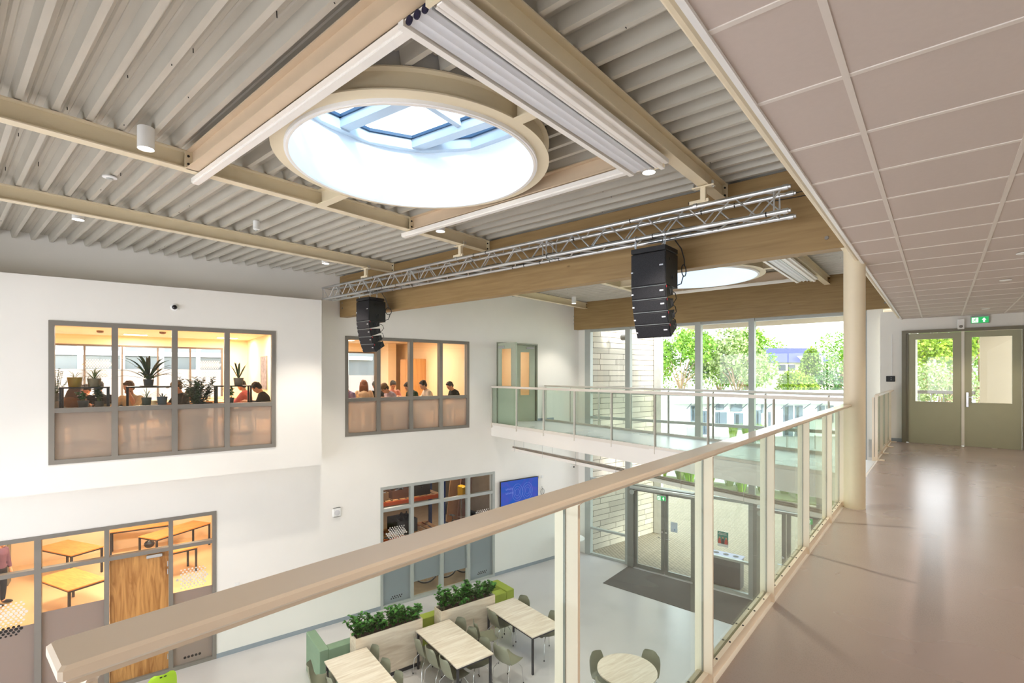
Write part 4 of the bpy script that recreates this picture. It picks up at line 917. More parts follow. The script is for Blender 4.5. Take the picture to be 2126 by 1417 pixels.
t = make_chair('bright lime green shell chair in front of the oak classroom door', M_LIME); t.location = wpt(1.40, -5.56); t.rotation_euler = (0, 0, WA+R(188))
b = MB().cb((-.262, -.03, .768), (.014, .032, .014)).cb((-.262, .03, .768), (.014, .032, .014)); b.build('grip_slot', M_BLACK, t)
# low bench walls
M_SAGE = mat('sage_felt', (132, 158, 132), .8, var=.03); M_LIMEB = mat('lime_felt', (160, 176, 62), .8, var=.03)
t = thing('bench_screen', 'sage green L shaped bench back at the left end of the planters', 'bench', wpt(0, 0), WA)
MB().rbox(1.55, -3.23, 0, 2.42, -3.06, .76, .01).rbox(2.22, -3.06, 0, 2.42, -1.9, .74, .01).build('back_panel', M_SAGE, t)
t = thing('bench_screen', 'lime green L shaped bench back behind and right of the planters', 'bench', wpt(0, 0), WA)
MB().rbox(1.75, .98, 0, 2.42, 1.20, .76, .01).rbox(2.20, -1.88, 0, 2.42, .98, .74, .01).build('back_panel', M_LIMEB, t)
# planters
M_SOIL = mat('potting_soil', (74, 52, 36), .95, var=.3, scale=60, bump=.8, bscale=60)
M_LEAF = mat('glossy_leaf', (84, 150, 56), .25, c2=(34, 92, 32), scale=14)
M_STEM = mat('green_stem', (96, 110, 60), .6)
def leaf_quad(b, p, dirv, up, L_, w, fold=.25, curl=.1):
    """one oval folded leaf"""
    d = dirv.normalized(); sd = d.cross(up)
    if sd.length < 1e-3: sd = Vector((1, 0, 0))
    sd.normalize(); n = sd.cross(d)
    P = [p, p+d*L_*.3+sd*w*.5+n*w*fold, p+d*L_*.7+sd*w*.42+n*(w*fold-curl*L_*.4), p+d*L_-n*curl*L_, p+d*L_*.7-sd*w*.42+n*(w*fold-curl*L_*.4), p+d*L_*.3-sd*w*.5+n*w*fold, p+d*L_*.35, p+d*L_*.7-n*curl*L_*.4]
    b.add(P, [(0, 6, 1), (6, 7, 2, 1), (7, 3, 2), (0, 5, 6), (6, 5, 4, 7), (7, 4, 3)])
def rv(): return Vector((random.gauss(0, 1), random.gauss(0, 1), random.gauss(0, 1)))
def shrub(par, c, h, rx, ry, nst, seed, lm, L_=.065, w=.042, name='shrub', step=.035, pair=3):
    random.seed(seed); st = MB(); lf = MB(); c = Vector(c)
    for k in range(nst):
        p = c + Vector((random.uniform(-.03, .03), random.uniform(-.03, .03), 0)); a = random.uniform(0, 6.28); v = Vector((rx*math.cos(a)*random.random(), ry*math.sin(a)*random.random(), h*random.uniform(.55, 1))); P = [p]; n = max(4, int(v.length/step))
        for i in range(n):
            q = P[-1]+v/n+Vector((random.gauss(0, .005), random.gauss(0, .005), -.0035*(i/n))); P.append(q)
            if i > n*.12:
                for j in range(pair):
                    a2 = random.uniform(0, 6.28); leaf_quad(lf, q, Vector((math.cos(a2), math.sin(a2), random.uniform(-.1, .9))), Vector((0, 0, 1)), L_*random.uniform(.7, 1.15), w*random.uniform(.8, 1.1))
        st.tube(P, [.0045*(1-.6*i/len(P)) for i in range(len(P))], 5)
    s_ = st.build(name, M_STEM, par); lf.build('leaves', lm, s_, smooth='all'); return s_
def planter(lab, s0, s1, seed):
    L_ = s1-s0; t = thing('planter_box', lab, 'planter', wpt(2.44, s0), WA, 'oak planter boxes')
    b = MB(); th = .022
    b.box(0, 0, .09, th, L_, .93).box(.30-th, 0, .09, .30, L_, .93).box(th, 0, .09, .30-th, th, .93).box(th, L_-th, .09, .30-th, L_, .93); b.build('box_panels', M_PLNK, t)
    MB().box(.02, .03, 0, .27, L_-.03, .09).build('plinth', M_LEGM, t); MB().box(th, th, .6, .30-th, L_-th, .875).build('soil', M_SOIL, t)
    n = 6
    for k in range(n): shrub(t, (.15, .12+(L_-.24)*k/(n-1), .87), .36+.08*math.sin(k*2.1+seed), .24, .20, 12, seed*10+k, M_LEAF, L_=.085, w=.06)
planter('left oak planter box full of glossy green shrubs, behind the middle table', -2.68, -1.33, 1)
planter('right oak planter box full of glossy green shrubs, beside the lime bench', -.91, .43, 2)
# ================================================================ PEOPLE
DG = bpy.context.evaluated_depsgraph_get
def vox(mb, name, m, parent, size=.011, sm=3):
    """fuse the overlapping limbs of a figure or garment into one continuous skin"""
    me = bpy.data.meshes.new(name); me.from_pydata(mb.v, [], mb.f); me.validate(); me.update()
    o = bpy.data.objects.new(name, me); COL.objects.link(o)
    r = o.modifiers.new('r', 'REMESH'); r.mode = 'VOXEL'; r.voxel_size = size; s_ = o.modifiers.new('s', 'SMOOTH'); s_.factor = .5; s_.iterations = sm
    dg = DG(); dg.update(); nm = bpy.data.meshes.new_from_object(o.evaluated_get(dg)); o.modifiers.clear(); o.data = nm; bpy.data.meshes.remove(me); nm.name = name
    nm.materials.clear(); nm.materials.append(m); nm.polygons.foreach_set('use_smooth', [True]*len(nm.polygons)); o.parent = parent; return o
def cap(b, pts, rs, n=10):
    b.tube(pts, rs, n); b.sph(pts[0], rs[0]*.98, n, 6); b.sph(pts[-1], rs[-1]*.98, n, 6)
    for p, r in list(zip(pts, rs))[1:-1]: b.sph(p, r, n, 6)
SKIN = mat('skin', (222, 164, 130), .5, var=.03, scale=20); SKIN2 = mat('skin_tan', (196, 136, 102), .5, var=.03, scale=20)
def hand(b, p, d, up, s=1):
    p = Vector(p); d = Vector(d).normalized(); up = Vector(up).normalized(); sd = d.cross(up).normalized()
    cap(b, [p, p+d*.045, p+d*.08], [.026, .034, .030], 8)
    for i, (o_, L_) in enumerate(((-.030, .062), (-.010, .074), (.010, .070), (.030, .055))):
        a = p+d*.085+sd*o_; cap(b, [a, a+d*L_*.5-up*.006, a+d*L_-up*.024], [.0095, .009, .0075], 6)
    a = p+d*.02+sd*(-.030*s); cap(b, [a, a+d*.03-sd*.028*s, a+d*.065-sd*.036*s-up*.008], [.012, .011, .009], 6)
def person(lab, loc, rz, top, legs=(60, 70, 96), hair=(48, 32, 22), style='short', lean=12, head=(0, 15), arms='desk', skin=None, standing=False, sleeve=1.0, capc=None, shoe=(40, 40, 44), sz=1.0, beard=False):
    skin = skin or SKIN; t = thing('person', lab, 'person', loc, rz); le = R(lean); V = Vector
    hz = .93 if standing else .50
    P = V((0, 0, hz)); up = V((math.sin(le), 0, math.cos(le))); fw = V((math.cos(le), 0, -math.sin(le)))
    waist = P+up*.16; chest = P+up*.36; sh = P+up*.47; nk = sh+up*.055+fw*.01
    hy, hp = R(head[0]), R(head[1]); hd = V((math.cos(hy)*math.cos(hp), math.sin(hy)*math.cos(hp), -math.sin(hp)))
    hu = (V((0, 0, 1))-hd*hd.z).normalized(); hs = hu.cross(hd)
    hc = nk+up*.055+hu*.085+hd*.025
    HM = Matrix((hd, hs, hu)).transposed().to_4x4(); HM.translation = hc
    b = MB(); cap(b, [P, waist, chest, sh-up*.04], [.125, .112, .130, .09], 14)
    b.sph(chest+up*.01, 1, 14, 10, (.115, .175, .13)); b.sph(P, 1, 14, 10, (.12, .165, .11)); b.sph(waist, 1, 14, 8, (.10, .14, .12))
    cap(b, [sh-up*.02, nk, nk+up*.06+hd*.01], [.062, .054, .052])
    h = MB(M=HM); h.sph((0, 0, .01), 1, 18, 14, (.096, .076, .112)); h.sph((.02, 0, -.055), 1, 14, 10, (.062, .056, .062)); h.sph((.088, 0, -.018), 1, 8, 6, (.020, .013, .026)); h.sph((.082, 0, -.058), 1, 8, 5, (.014, .024, .010)); h.sph((.06, 0, -.095), 1, 8, 6, (.026, .028, .02)); h.sph((.078, 0, .030), 1, 10, 6, (.018, .050, .012))
    for s_ in (-1, 1): h.sph((.0, s_*.078, -.01), 1, 8, 6, (.022, .010, .032))
    b.v_off = 0; b2 = MB(); b2.v = b.v; b2.f = b.f; b2.mi = b.mi; k = len(b.v); b.v += h.v; b.f += [tuple(i+k for i in f) for f in h.f]; b.mi += h.mi
    shirt = MB(); shirt.v += []; g = .012
    cap(shirt, [P+up*.02, waist, chest, sh-up*.035], [.125+g, .114+g, .132+g, .095+g], 14)
    shirt.sph(chest+up*.01, 1, 14, 10, (.115+g, .175+g, .13+g)); shirt.sph(waist, 1, 14, 8, (.10+g, .145+g, .13+g)); shirt.sph(P+up*.03, 1, 14, 8, (.122+g, .165+g, .09))
    for s_ in (-1, 1):
        S_ = sh-up*.035+V((0, s_*.165, 0))
        if arms == 'desk': E = P+V((.20, s_*.235, .235 if not standing else .2)); H = V((.44, s_*.10, hz+.285))
        elif arms == 'chin': E = P+V((.26, s_*.20, .27)); H = (hc+V((.05, s_*.05, -.15))) if s_ > 0 else V((.44, s_*.06, hz+.285))
        elif arms == 'cross': E = P+V((.18, s_*.22, .24)); H = V((.36, -s_*.04, hz+.29))
        else: E = S_+V((.02, s_*.05, -.28)); H = E+V((.06, s_*.0, -.24))
        cap(b, [S_, S_*.5+E*.5, E], [.055, .049, .041]); cap(b, [E, E*.5+H*.5, H], [.042, .038, .027])
        hand(b, H, (H-E), (0, 0, 1) if arms != 'down' else (0, s_, 0), s_)
        cap(shirt, [S_, S_*.5+E*.5, E], [.055+g, .05+g, .044+g])
        if sleeve > .5: cap(shirt, [E, E*.3+H*.7], [.044+g, .036+g*.7])
    tr = MB(); shm = MB()
    for s_ in (-1, 1):
        hip = P+V((.0, s_*.09, -.03))
        if standing: kn = V((.02, s_*.11, .50)); an = V((-.01, s_*.12, .09))
        else: kn = V((.43, s_*.13, .50)); an = V((.36, s_*.13, .09))
        toe = an+V((.17, s_*.02, -.045))
        cap(b, [hip, hip*.5+kn*.5, kn], [.085, .072, .055]); cap(b, [kn, kn*.6+an*.4, an], [.054, .052, .036]); cap(b, [an, toe], [.036, .032], 8)
        cap(tr, [hip, hip*.5+kn*.5, kn], [.098, .084, .067]); cap(tr, [kn, kn*.6+an*.4, an+V((0, 0, .03))], [.066, .062, .05])
        MB().sph(an*.45+toe*.55-V((0, 0, .005)), 1, 14, 8, (.135, .048, .045)).build('shoe', mat('shoe_%d' % shoe[0], shoe, .5), t, smooth='all')
    tr.sph(P-V((0, 0, .01)), 1, 14, 10, (.135, .178, .105))
    vox(b, 'body', skin, t, .0105)
    vox(shirt, 'shirt', mat('cloth_%d_%d_%d' % top, top, .85, var=.08, scale=14, bump=.3, bscale=40), t, .014, 4)
    vox(tr, 'trousers', mat('cloth_%d_%d_%d' % legs, legs, .9, var=.08, scale=14, bump=.3, bscale=40), t, .016, 4)
    hm = mat('hair_%d_%d_%d' % hair, hair, .6, var=.35, scale=70, stretch=(1, 1, .2), bump=.8, bscale=160)
    random.seed(hash(lab) % 1000 if False else sum(map(ord, lab)))
    hb = MB(M=HM); hb.sph((-.016, 0, .028), 1, 20, 14, (.100, .088, .107)); hb.sph((-.05, 0, -.01), 1, 14, 10, (.066, .076, .075))
    for k in range(26 if style in ('curly', 'short') else 10):
        a = random.uniform(0, 6.28); e_ = random.uniform(.1, 1.3); rr = .020 if style == 'curly' else .014
        x = -.018+.092*math.cos(a)*math.cos(e_); 
        if x > .045 and e_ < .5: continue
        hb.sph((x, .084*math.sin(a)*math.cos(e_), .035+.098*math.sin(e_)), rr, 8, 5)
    hb.sph((.052, 0, .085), 1, 12, 8, (.042, .062, .030))
    if style == 'long':
        for s_ in (-1, -.5, 0, .5, 1): cap(hb, [(-.05, s_*.06, .03), (-.075, s_*.075, -.08), (-.08, s_*.085, -.2), (-.07, s_*.075, -.31)], [.045, .045, .04, .02], 8)
    hm_o = vox(hb, 'hair', hm, t, .008, 2)
    if beard:
        q = MB(M=HM); q.sph((.035, 0, -.088), 1, 12, 8, (.052, .060, .034)); vox(q, 'beard', hm, t, .008, 2)
    for s_ in (-1, 1): MB(M=HM).sph((.084, s_*.030, .006), .0095, 8, 6).build('eye', mat('eye_dark', (36, 26, 22), .2), t, smooth='all')
    q = MB(M=HM).sph((.0925, 0, -.062), 1, 10, 5, (.006, .022, .005)); q.build('mouth', mat('lip', (170, 92, 84), .5), t, smooth='all')
    if capc:
        q = MB(M=HM); q.lathe([(.108, .045), (.112, .06), (.098, .11), (.06, .138), (0, .145)], (-.012, 0, 0), 20); q.cb((.125, 0, .052), (.10, .13, .012), (0, .15, 0)); q.build('cap', mat('cap_cloth', capc, .8), t, smooth=True)
    t.scale = (sz, sz, sz); return t
def wper(lab, s_, d, a, top, who=None, **k):
    z = k.pop('z', ZU); p = person(lab, wpt(d, s_, z), WA+R(a), top, **k)
    if who:
        dup(ch0, wpt(d, s_, z)+Matrix.Rotation(WA+R(a), 3, 'Z') @ Vector((-.02, 0, 0)), WA+R(a), 'olive shell chair under the person %s upstairs' % who, 'chairs in the upper classrooms')
        q = Matrix.Rotation(WA+R(a), 3, 'Z') @ Vector((.28, -.32, 0)); SD.append((wpt(d, s_, z)+q, WA+R(a), who))
    return p
SD = []
wper('person in a brown coat seen from behind, behind the yellow plant pot', -6.93, -1.1, 150, (112, 78, 46), hair=(70, 46, 26), style='long', lean=20, head=(0, 25), who='in the brown coat')
wper('person in a black jumper leaning forward under the first plant rack', -6.80, -2.9, 15, (30, 30, 34), hair=(40, 26, 18), lean=26, head=(-20, 35), arms='chin', who='in the black jumper')
wper('person in dark clothes seated at the right end of the first plant rack', -6.46, -1.75, 200, (24, 25, 28), hair=(26, 20, 18), lean=8, head=(0, 10), who='in dark clothes')
wper('bearded person in a cream polo shirt, left of the big strap leaved plant', -5.93, -.95, -30, (232, 214, 184), hair=(112, 84, 58), lean=6, head=(-10, 12), arms='chin', sleeve=.3, beard=True, who='with the beard')
wper('person in a camouflage green top bent over the table', -5.33, -2.2, 60, (70, 74, 46), hair=(84, 70, 46), lean=46, head=(0, 50), arms='cross', who='in camouflage green')
wper('person with a flat brown cap and black jacket, left of the bushy fig plant', -5.0, -1.5, -60, (34, 34, 38), hair=(90, 64, 42), lean=12, head=(-15, 20), capc=(120, 92, 60), who='in the flat brown cap')
wper('person in a pink shirt seen through the third plant rack', -3.64, -2.1, -120, (226, 120, 120), hair=(46, 30, 24), lean=10, head=(0, 20), who='in the pink shirt')
wper('curly haired person looking down at the right edge of the upper left window', -3.40, -1.05, -110, (36, 34, 38), hair=(34, 24, 20), style='curly', lean=16, head=(0, 38), who='with dark curls by the right edge')
wper('person in a lilac shirt with curly brown hair, left in the upper middle window', -1.32, -1.15, -70, (140, 124, 178), hair=(62, 36, 22), style='curly', lean=24, head=(-10, 35), who='in the lilac shirt')
wper('person with very long auburn hair and a cream top', -.97, -1.4, 160, (238, 214, 186), hair=(132, 72, 30), style='long', lean=12, head=(0, 20), who='with auburn hair')
wper('person with long black hair and black top beside the window post', -.45, -1.5, 190, (28, 27, 32), hair=(22, 18, 20), style='long', lean=20, head=(0, 30), who='with long black hair')
wper('dark haired person in a pink shirt, behind the one in the black cap', .06, -2.0, -10, (226, 160, 150), hair=(44, 34, 30), lean=18, head=(0, 30), who='in the pink shirt behind the cap')
wper('person in a pale lilac top, blue jeans and a black cap', -.27, -.85, -80, (196, 190, 218), legs=(84, 132, 168), hair=(30, 26, 26), lean=30, head=(0, 42), capc=(26, 26, 30), arms='cross', who='in the pale lilac top')
wper('person in a dark green jumper with short dark hair', .47, -1.1, -80, (32, 62, 44), hair=(44, 28, 20), lean=26, head=(0, 34), who='in the dark green jumper')
wper('person in a white shirt with curly dark hair', .91, -1.1, -95, (240, 232, 226), hair=(36, 26, 24), style='curly', lean=20, head=(0, 20), who='in the white shirt')
wper('person in a black top at the far right of the upper middle window', 1.70, -.9, -90, (30, 30, 34), hair=(26, 22, 22), lean=24, head=(0, 30), who='in the black top at the far right')
wper('person standing in a plum jumper and black trousers on the ground floor', -8.60, -5.95, 60, (112, 78, 96), legs=(26, 25, 28), lean=2, head=(0, 5), arms='down', standing=True, z=0)
# ================================================================ CLASSROOM FURNITURE UPSTAIRS
M_DESK = wood('warm_desk', (196, 144, 84), (226, 176, 112), 1, 1.5, .4, stretch=8)
def desk(nm, lab, s_, d, L_, wd, a=0, z=ZU, top=M_DESK, grp=None, h=.75):
    t = thing(nm, lab, 'table', wpt(d, s_, z), WA+R(a), grp)      # local y along, x across
    MB().rbox(0, 0, h-.03, wd, L_, h, .004).build('tabletop', top, t); MB().box(.03, .03, h-.075, wd-.03, .055, h-.03).box(.03, L_-.055, h-.075, wd-.03, L_-.03, h-.03).box(.03, .03, h-.075, .055, L_-.03, h-.03).box(wd-.055, .03, h-.075, wd-.03, L_-.03, h-.03).build('apron', M_LEGM, t)
    for x in (.01, wd-.06):
        for y in (.01, L_-.06): MB().rbox(x, y, 0, x+.05, y+.05, h-.03, .004).build('leg', M_LEGM, t)
    return t
for p_, a_, who_ in SD:
    t = thing('classroom_desk', 'small warm wood desk of the person %s' % who_, 'table', p_, a_, 'small classroom desks')
    MB().rbox(0, 0, .725, .42, .64, .75, .004).build('tabletop', M_DESK, t)
    for x in (.02, .37):
        for y in (.02, .59): MB().box(x, y, 0, x+.03, y+.03, .725).build('leg', M_LEGM, t)
desk('classroom_desk', 'wide warm wood desk in the middle of the upper left classroom', -6.3, -4.2, 2.6, 1.4)
desk('classroom_desk', 'warm wood desk at the back right of the upper left classroom', -4.4, -5.8, 1.2, 1.4)
desk('classroom_desk', 'warm wood desk at the back of the upper middle classroom', -1.8, -4.2, 1.6, 1.2)
t = thing('wardrobe', 'tall light oak cupboard against the side wall of the upper middle classroom', 'cupboard', wpt(-4.6, 2.05, ZU), WA)
MB().rbox(0, -.5, 0, .95, -.01, 1.95, .006).build('carcass', mat('cupboard_oak', (206, 156, 96), .5, c2=(190, 138, 80), scale=3, stretch=(1, 6, .3)), t)
for x in (.02, .485): MB().box(x, -.52, .05, x+.445, -.50, 1.92).build('door_panel', MATS['cupboard_oak'], t)
MB().box(-6.1, -2.0+3.35, ZU, -5.2, 1.65, 6.9).build('wall_pier', M_RWALL, M=WM, **S)
# low kitchen counter and frames seen through the frosted panes
def rack(s0, s1, lab):
    t = thing('plant_rack', lab, 'rack', wpt(.06, s0, ZU), WA, 'black metal plant racks'); L_ = s1-s0; M_RK = mat('rack_black', (30, 28, 30), .45, metal=.4)
    for x in (0, .27):
        for y in (0, L_-.035): MB().box(x, y, 0, x+.03, y+.035, 1.18).build('leg', M_RK, t)
    for z in (.38, .80): MB().box(0, .0, z, .30, L_, z+.02).build('shelf', mat('rack_shelf', (110, 104, 100), .5), t)
    MB().box(-.005, -.005, 1.165, .305, L_+.005, 1.19).build('shelf', M_RK, t); return t
rack(-6.92, -6.26, 'black metal rack carrying the yellow and the grey plant pots')
rack(-6.02, -5.30, 'black metal rack carrying the big strap leaved plant')
rack(-4.62, -3.98, 'black metal rack carrying the snake plant')
def pot(nm, lab, s_, z, r, h, c, cat='potted plant', d=.21):
    t = thing(nm, lab, cat, wpt(d, s_, z), WA); m = mat('pot_%d_%d_%d' % c, c, .6, var=.08, scale=30)
    MB().lathe([(r*.74, 0), (r*.8, .004), (r, h), (r*.92, h), (r*.74, .02)], n=24).build('pot', m, t, smooth=True); MB().lathe([(0, h*.84), (r*.9, h*.86)], n=18).build('soil', M_SOIL, t); return t
def straps(t, n, L_, w, z, seed, m, spread=1.0, droop=.9, up=.5, nm='leaf_blade'):
    random.seed(seed)
    for k in range(n):
        a = 2*math.pi*k/n+random.uniform(-.2, .2) if spread > .3 else random.uniform(0, 6.28); l = L_*random.uniform(.75, 1.1); el = random.uniform(up, 1.35); b = MB(); P = []; q = Vector((.01*math.cos(a), .01*math.sin(a), z)); N_ = 8
        for i in range(N_+1):
            P.append(q.copy()); q = q+Vector((math.cos(a)*math.cos(el), math.sin(a)*math.cos(el), math.sin(el)))*l/N_; el -= droop*random.uniform(.8, 1.2)*2.0/N_*(.3+i/N_)
        sd = Vector((-math.sin(a), math.cos(a), 0)); vs = []
        for i, p in enumerate(P):
            ww = w*.5*(math.sin(math.pi*min(1, (i+.8)/(N_+1.0)))**.6); vs += [p-sd*ww, p+Vector((0, 0, -ww*.3)), p+sd*ww]
        fs = []
        for i in range(N_): a0 = i*3; fs += [(a0, a0+1, a0+4, a0+3), (a0+1, a0+2, a0+5, a0+4)]
        b.add(vs, fs); b.build(nm, m, t, smooth='all')
M_DKLEAF = mat('dark_strap_leaf', (44, 84, 40), .35, c2=(24, 54, 26), scale=12); M_SPID = mat('spider_leaf', (150, 160, 96), .45, c2=(70, 100, 48), scale=30)
TZ = ZU+1.19
t = pot('potted_plant', 'low plant in a mustard yellow pot on the first black rack', -6.73, TZ, .105, .17, (176, 140, 24)); straps(t, 9, .22, .010, .15, 3, M_SPID, up=.2)
t = pot('potted_plant', 'spider plant in a grey brown pot, at the right end of the first rack', -6.47, TZ, .10, .15, (128, 112, 82)); straps(t, 30, .36, .012, .13, 5, M_SPID, droop=1.3, up=.5)
t = pot('potted_plant', 'large plant with long dark strap leaves in a black pot on the second rack', -5.69, TZ, .085, .13, (50, 52, 56)); straps(t, 28, .60, .05, .12, 8, M_DKLEAF, droop=.7, up=.25)
MB().lathe([(0, 0), (.13, 0), (.14, .012), (0, .012)], n=20).build('saucer', mat('saucer_brown', (110, 84, 60), .6), t)
t = pot('potted_plant', 'snake plant in a speckled grey pot on the third rack', -4.20, TZ, .095, .155, (142, 128, 112)); straps(t, 9, .36, .034, .14, 12, M_DKLEAF, droop=.15, up=1.0); straps(t, 3, .45, .008, .14, 13, M_SPID, droop=.9, up=.5)
t = pot('potted_plant', 'small grassy plant in a green grey pot inside the second rack', -5.72, ZU+.82, .08, .16, (88, 96, 84), d=.16); straps(t, 20, .30, .010, .14, 17, M_SPID, droop=1.0)
t = pot('plant_pot', 'blue grey pot with a small plant, right of the grassy one in the second rack', -5.48, ZU+.82, .085, .17, (92, 104, 116), d=.16); straps(t, 8, .16, .016, .14, 19, M_DKLEAF)
t = pot('potted_plant', 'leafy plant on the middle shelf of the third rack', -4.35, ZU+.82, .08, .12, (90, 86, 80), d=.16); shrub(t, (0, 0, .1), .25, .14, .12, 8, 71, M_LEAF, name='plant_stem')
t = pot('potted_plant', 'small trailing plant in a grey pot inside the first rack', -6.62, ZU+.82, .08, .13, (96, 92, 84), d=.16); shrub(t, (0, 0, .1), .18, .2, .14, 9, 72, M_LEAF, name='plant_stem')
t = pot('potted_plant', 'second trailing plant inside the first rack, right of the first', -6.40, ZU+.82, .07, .11, (120, 112, 100), d=.16); shrub(t, (0, 0, .1), .3, .14, .12, 9, 73, M_DKLEAF, name='plant_stem')
t = pot('potted_plant', 'bushy fig plant in a big blue grey pot between the second and third racks', -4.90, ZU+.36, .17, .36, (110, 134, 146), d=.18); shrub(t, (0, 0, .3), .74, .28, .36, 22, 74, mat('fig_leaf', (44, 84, 34), .4, c2=(22, 46, 20), scale=10), L_=.08, w=.038, name='plant_stem', pair=4)
tag(MB().rbox(-.18, -.18, 0, .18, .18, .36, .01).build('pot_stand', mat('stand_grey', (150, 146, 140), .6), loc=wpt(.18, -4.90, ZU), rotz=WA), 'grey stand under the bushy fig plant', 'stand')
t = pot('potted_plant', 'fine pale trailing plant at the left edge of the upper left window', -7.02, ZU+.95, .09, .14, (150, 140, 120), d=.1); shrub(t, (0, .05, .1), .5, .25, .3, 16, 75, M_SPID, L_=.03, w=.018, name='plant_stem')
tag(MB().rbox(-.1, -.1, 0, .1, .1, .95, .005).build('pot_stand', MATS['stand_grey'], loc=wpt(.1, -7.02, ZU), rotz=WA), 'tall grey stand under the fine pale trailing plant', 'stand')
t = thing('wall_map', 'tall narrow printed chart on the right wall of the upper left classroom', 'poster', wpt(-4.1, -2.9, 5.35), WA); MB().box(-.42, -.03, 0, .42, -.004, .95).build('frame', M_GREY, t)
MB().box(-.40, -.034, .02, .40, -.03, .93).build('print', mat('chart_print', (150, 144, 150), .6, c2=(96, 90, 100), scale=14, detail=8), t)
# classroom rear glazing, film and dots, then the pale building across the yard
def rear(name, s0, s1, d, z0, z1, mull, zf):
    e, c = framed(name, s0, s1, z0, z1, [(m-.02, m+.02) for m in mull], [], d-.09, d+.01, mat('dark_frame', (110, 98, 88), .5, var=.02), .05)
    for a, b_ in c: slab(e, 'glass_pane', M_GLASS, d-.05, a, b_, zf, z1-.05); slab(e, 'frosted_pane', frost('white_film', (232, 236, 240), .12), d-.05, a, b_, z0+.05, zf)
    return e
e = rear('window_6', -9.3, -3.61, -6.8, 4.4, 6.63, [-8.75, -7.9, -7.02, -6.18, -5.33, -4.50], 5.93)
for s_ in (-6.75, -4.0): dots(e, 'film_dots', M_WHITE, -6.83, s_, 6.08, .62, .26); dots(e, 'clear_dots', mat('film_grey_dot', (176, 180, 184), .6), -6.825, s_, 5.80, .5, .22, -1)
rear('window_7', -2.5, 1.25, -6.1, 4.4, 6.60, [-1.6, -.7, .2], 5.75)
M_YARD = mat('yard_cladding', (124, 130, 134), .7, var=.05, scale=2)
b = MB(); b.box(-11.2, -16, 0, -11.0, 4, 9.5); b.build('wall_yard', M_YARD, M=WM, **S)
b = MB()
for k in range(16): b.box(-11.0, -15.5+k*1.15, 4.2, -10.9, -15.36+k*1.15, 9.2)
for z in (5.2, 6.45, 7.6): b.box(-11.0, -15.6, z, -10.88, 3, z+.16)
b.build('trim_5', M_WHITE, M=WM, **S)
# luminous ceiling panels and their light
def lum(s_, d, sl, dl, z, pw, lab, col=(1, .80, .56)):
    t = thing('ceiling_panel_light', lab, 'ceiling light', wpt(d, s_, z-.012), WA, 'flat classroom ceiling lights'); MB().rbox(-dl/2, -sl/2, 0, dl/2, sl/2, .012, .003).build('frame', M_WHITE, t); MB().box(-dl/2+.02, -sl/2+.02, -.003, dl/2-.02, sl/2-.02, 0).build('diffuser', emis('panel_diffuser', (255, 244, 226), 5), t)
    if pw: area_lamp('panel_glow', wpt(d, s_, z-.03), (dl, sl), pw, col, (0, 0, WA))
for s_, d, lab in ((-5.87, -5.9, 'far flat ceiling light, left of the big strap leaved plant in the upper left classroom'), (-5.9, -3.26, 'near flat ceiling light above the bearded person'), (-3.62, -5.77, 'far flat ceiling light by the right wall of the upper left classroom'), (-3.62, -3.25, 'near flat ceiling light by the right wall of the upper left classroom'), (-8.2, -4.6, 'flat ceiling light at the left end of the upper left classroom')):
    lum(s_, d, .56, .35, 6.9, 34, lab, (1, .84, .68))
for s_, d, lab in ((-1.4, -2.2, 'flat ceiling light over the lilac shirt group in the upper middle classroom'), (.8, -2.4, 'flat ceiling light over the right half of the upper middle classroom'), (-.4, -4.6, 'flat ceiling light at the back of the upper middle classroom')): lum(s_, d, .56, .35, 6.9, 24, lab, (1, .81, .62))
for s_, d, z, pw, lab in ((3.4, -2.0, 6.9, 7, 'flat ceiling light in the hallway behind the grey green doors'), (-7.6, -4.5, 3.4, 62, 'flat ceiling light over the left half of the ground floor classroom'), (-4.8, -4.5, 3.4, 62, 'flat ceiling light over the right half of the ground floor classroom'), (-6.2, -7.8, 3.4, 45, 'flat ceiling light at the back of the ground floor classroom'), (0, -2.2, 3.4, 15, 'flat ceiling light over the racking in the workshop'), (3.2, -4.2, 3.4, 22, 'flat ceiling light at the back of the workshop')):
    lum(s_, d, .9, .4, z, pw, lab, (1, .83, .64))
for s_, d, lab in ((-6.6, -4.9, 'round smoke detector on the ceiling of the upper left classroom, left pane'), (-5.3, -4.4, 'black ceiling sensor in the second pane of the upper left classroom')):
    t = thing('smoke_detector', lab, 'detector', wpt(d, s_, 6.84), WA); MB().lathe([(.03, 0), (.07, .015), (.075, .06), (0, .06)], n=18).build('housing', mat('detector_brown', (120, 92, 70), .5), t, smooth=True)
# ================================================================ GROUND FLOOR CLASSROOM
M_TOR = wood('orange_tabletop', (196, 124, 52), (226, 156, 78), 1, 1.2, .35, stretch=8)
def gtable(lab, s_, d, ds, dd, L_, wd, side=1):
    """table from one corner running along (ds, dd); side picks the hand of its width"""
    a = math.atan2(-dd, ds) if False else math.atan2(ds, dd)      # local y along the direction
    ang = -math.degrees(math.atan2(dd, ds))
    t = desk('classroom_table', lab, s_, d, L_, wd, ang, 0, M_TOR, 'orange topped classroom tables')
    return t
gtable('orange topped table at the back left of the ground floor classroom', -7.51, -8.6, .9, 1.44, 1.7, .82)
gtable('orange topped table running to the back right of the ground floor classroom', -5.81, -7.65, 1.69, -1.12, 1.85, .82)
gtable('orange topped table in front left, its leg standing in the second pane', -7.15, -5.54, .65, 1.26, 1.6, .8)
gtable('orange topped table right of the oak door, its corner showing in the right pane', -6.1, -5.9, .95, -.2, 1.55, .8)
gtable('orange topped table along the back wall of the ground floor classroom', -6.5, -9.2, 1.5, .1, 1.6, .5)
t = thing('backpack', 'black backpack lying on an orange table above the oak door', 'bag', wpt(-6.2, -5.55, .75), WA)
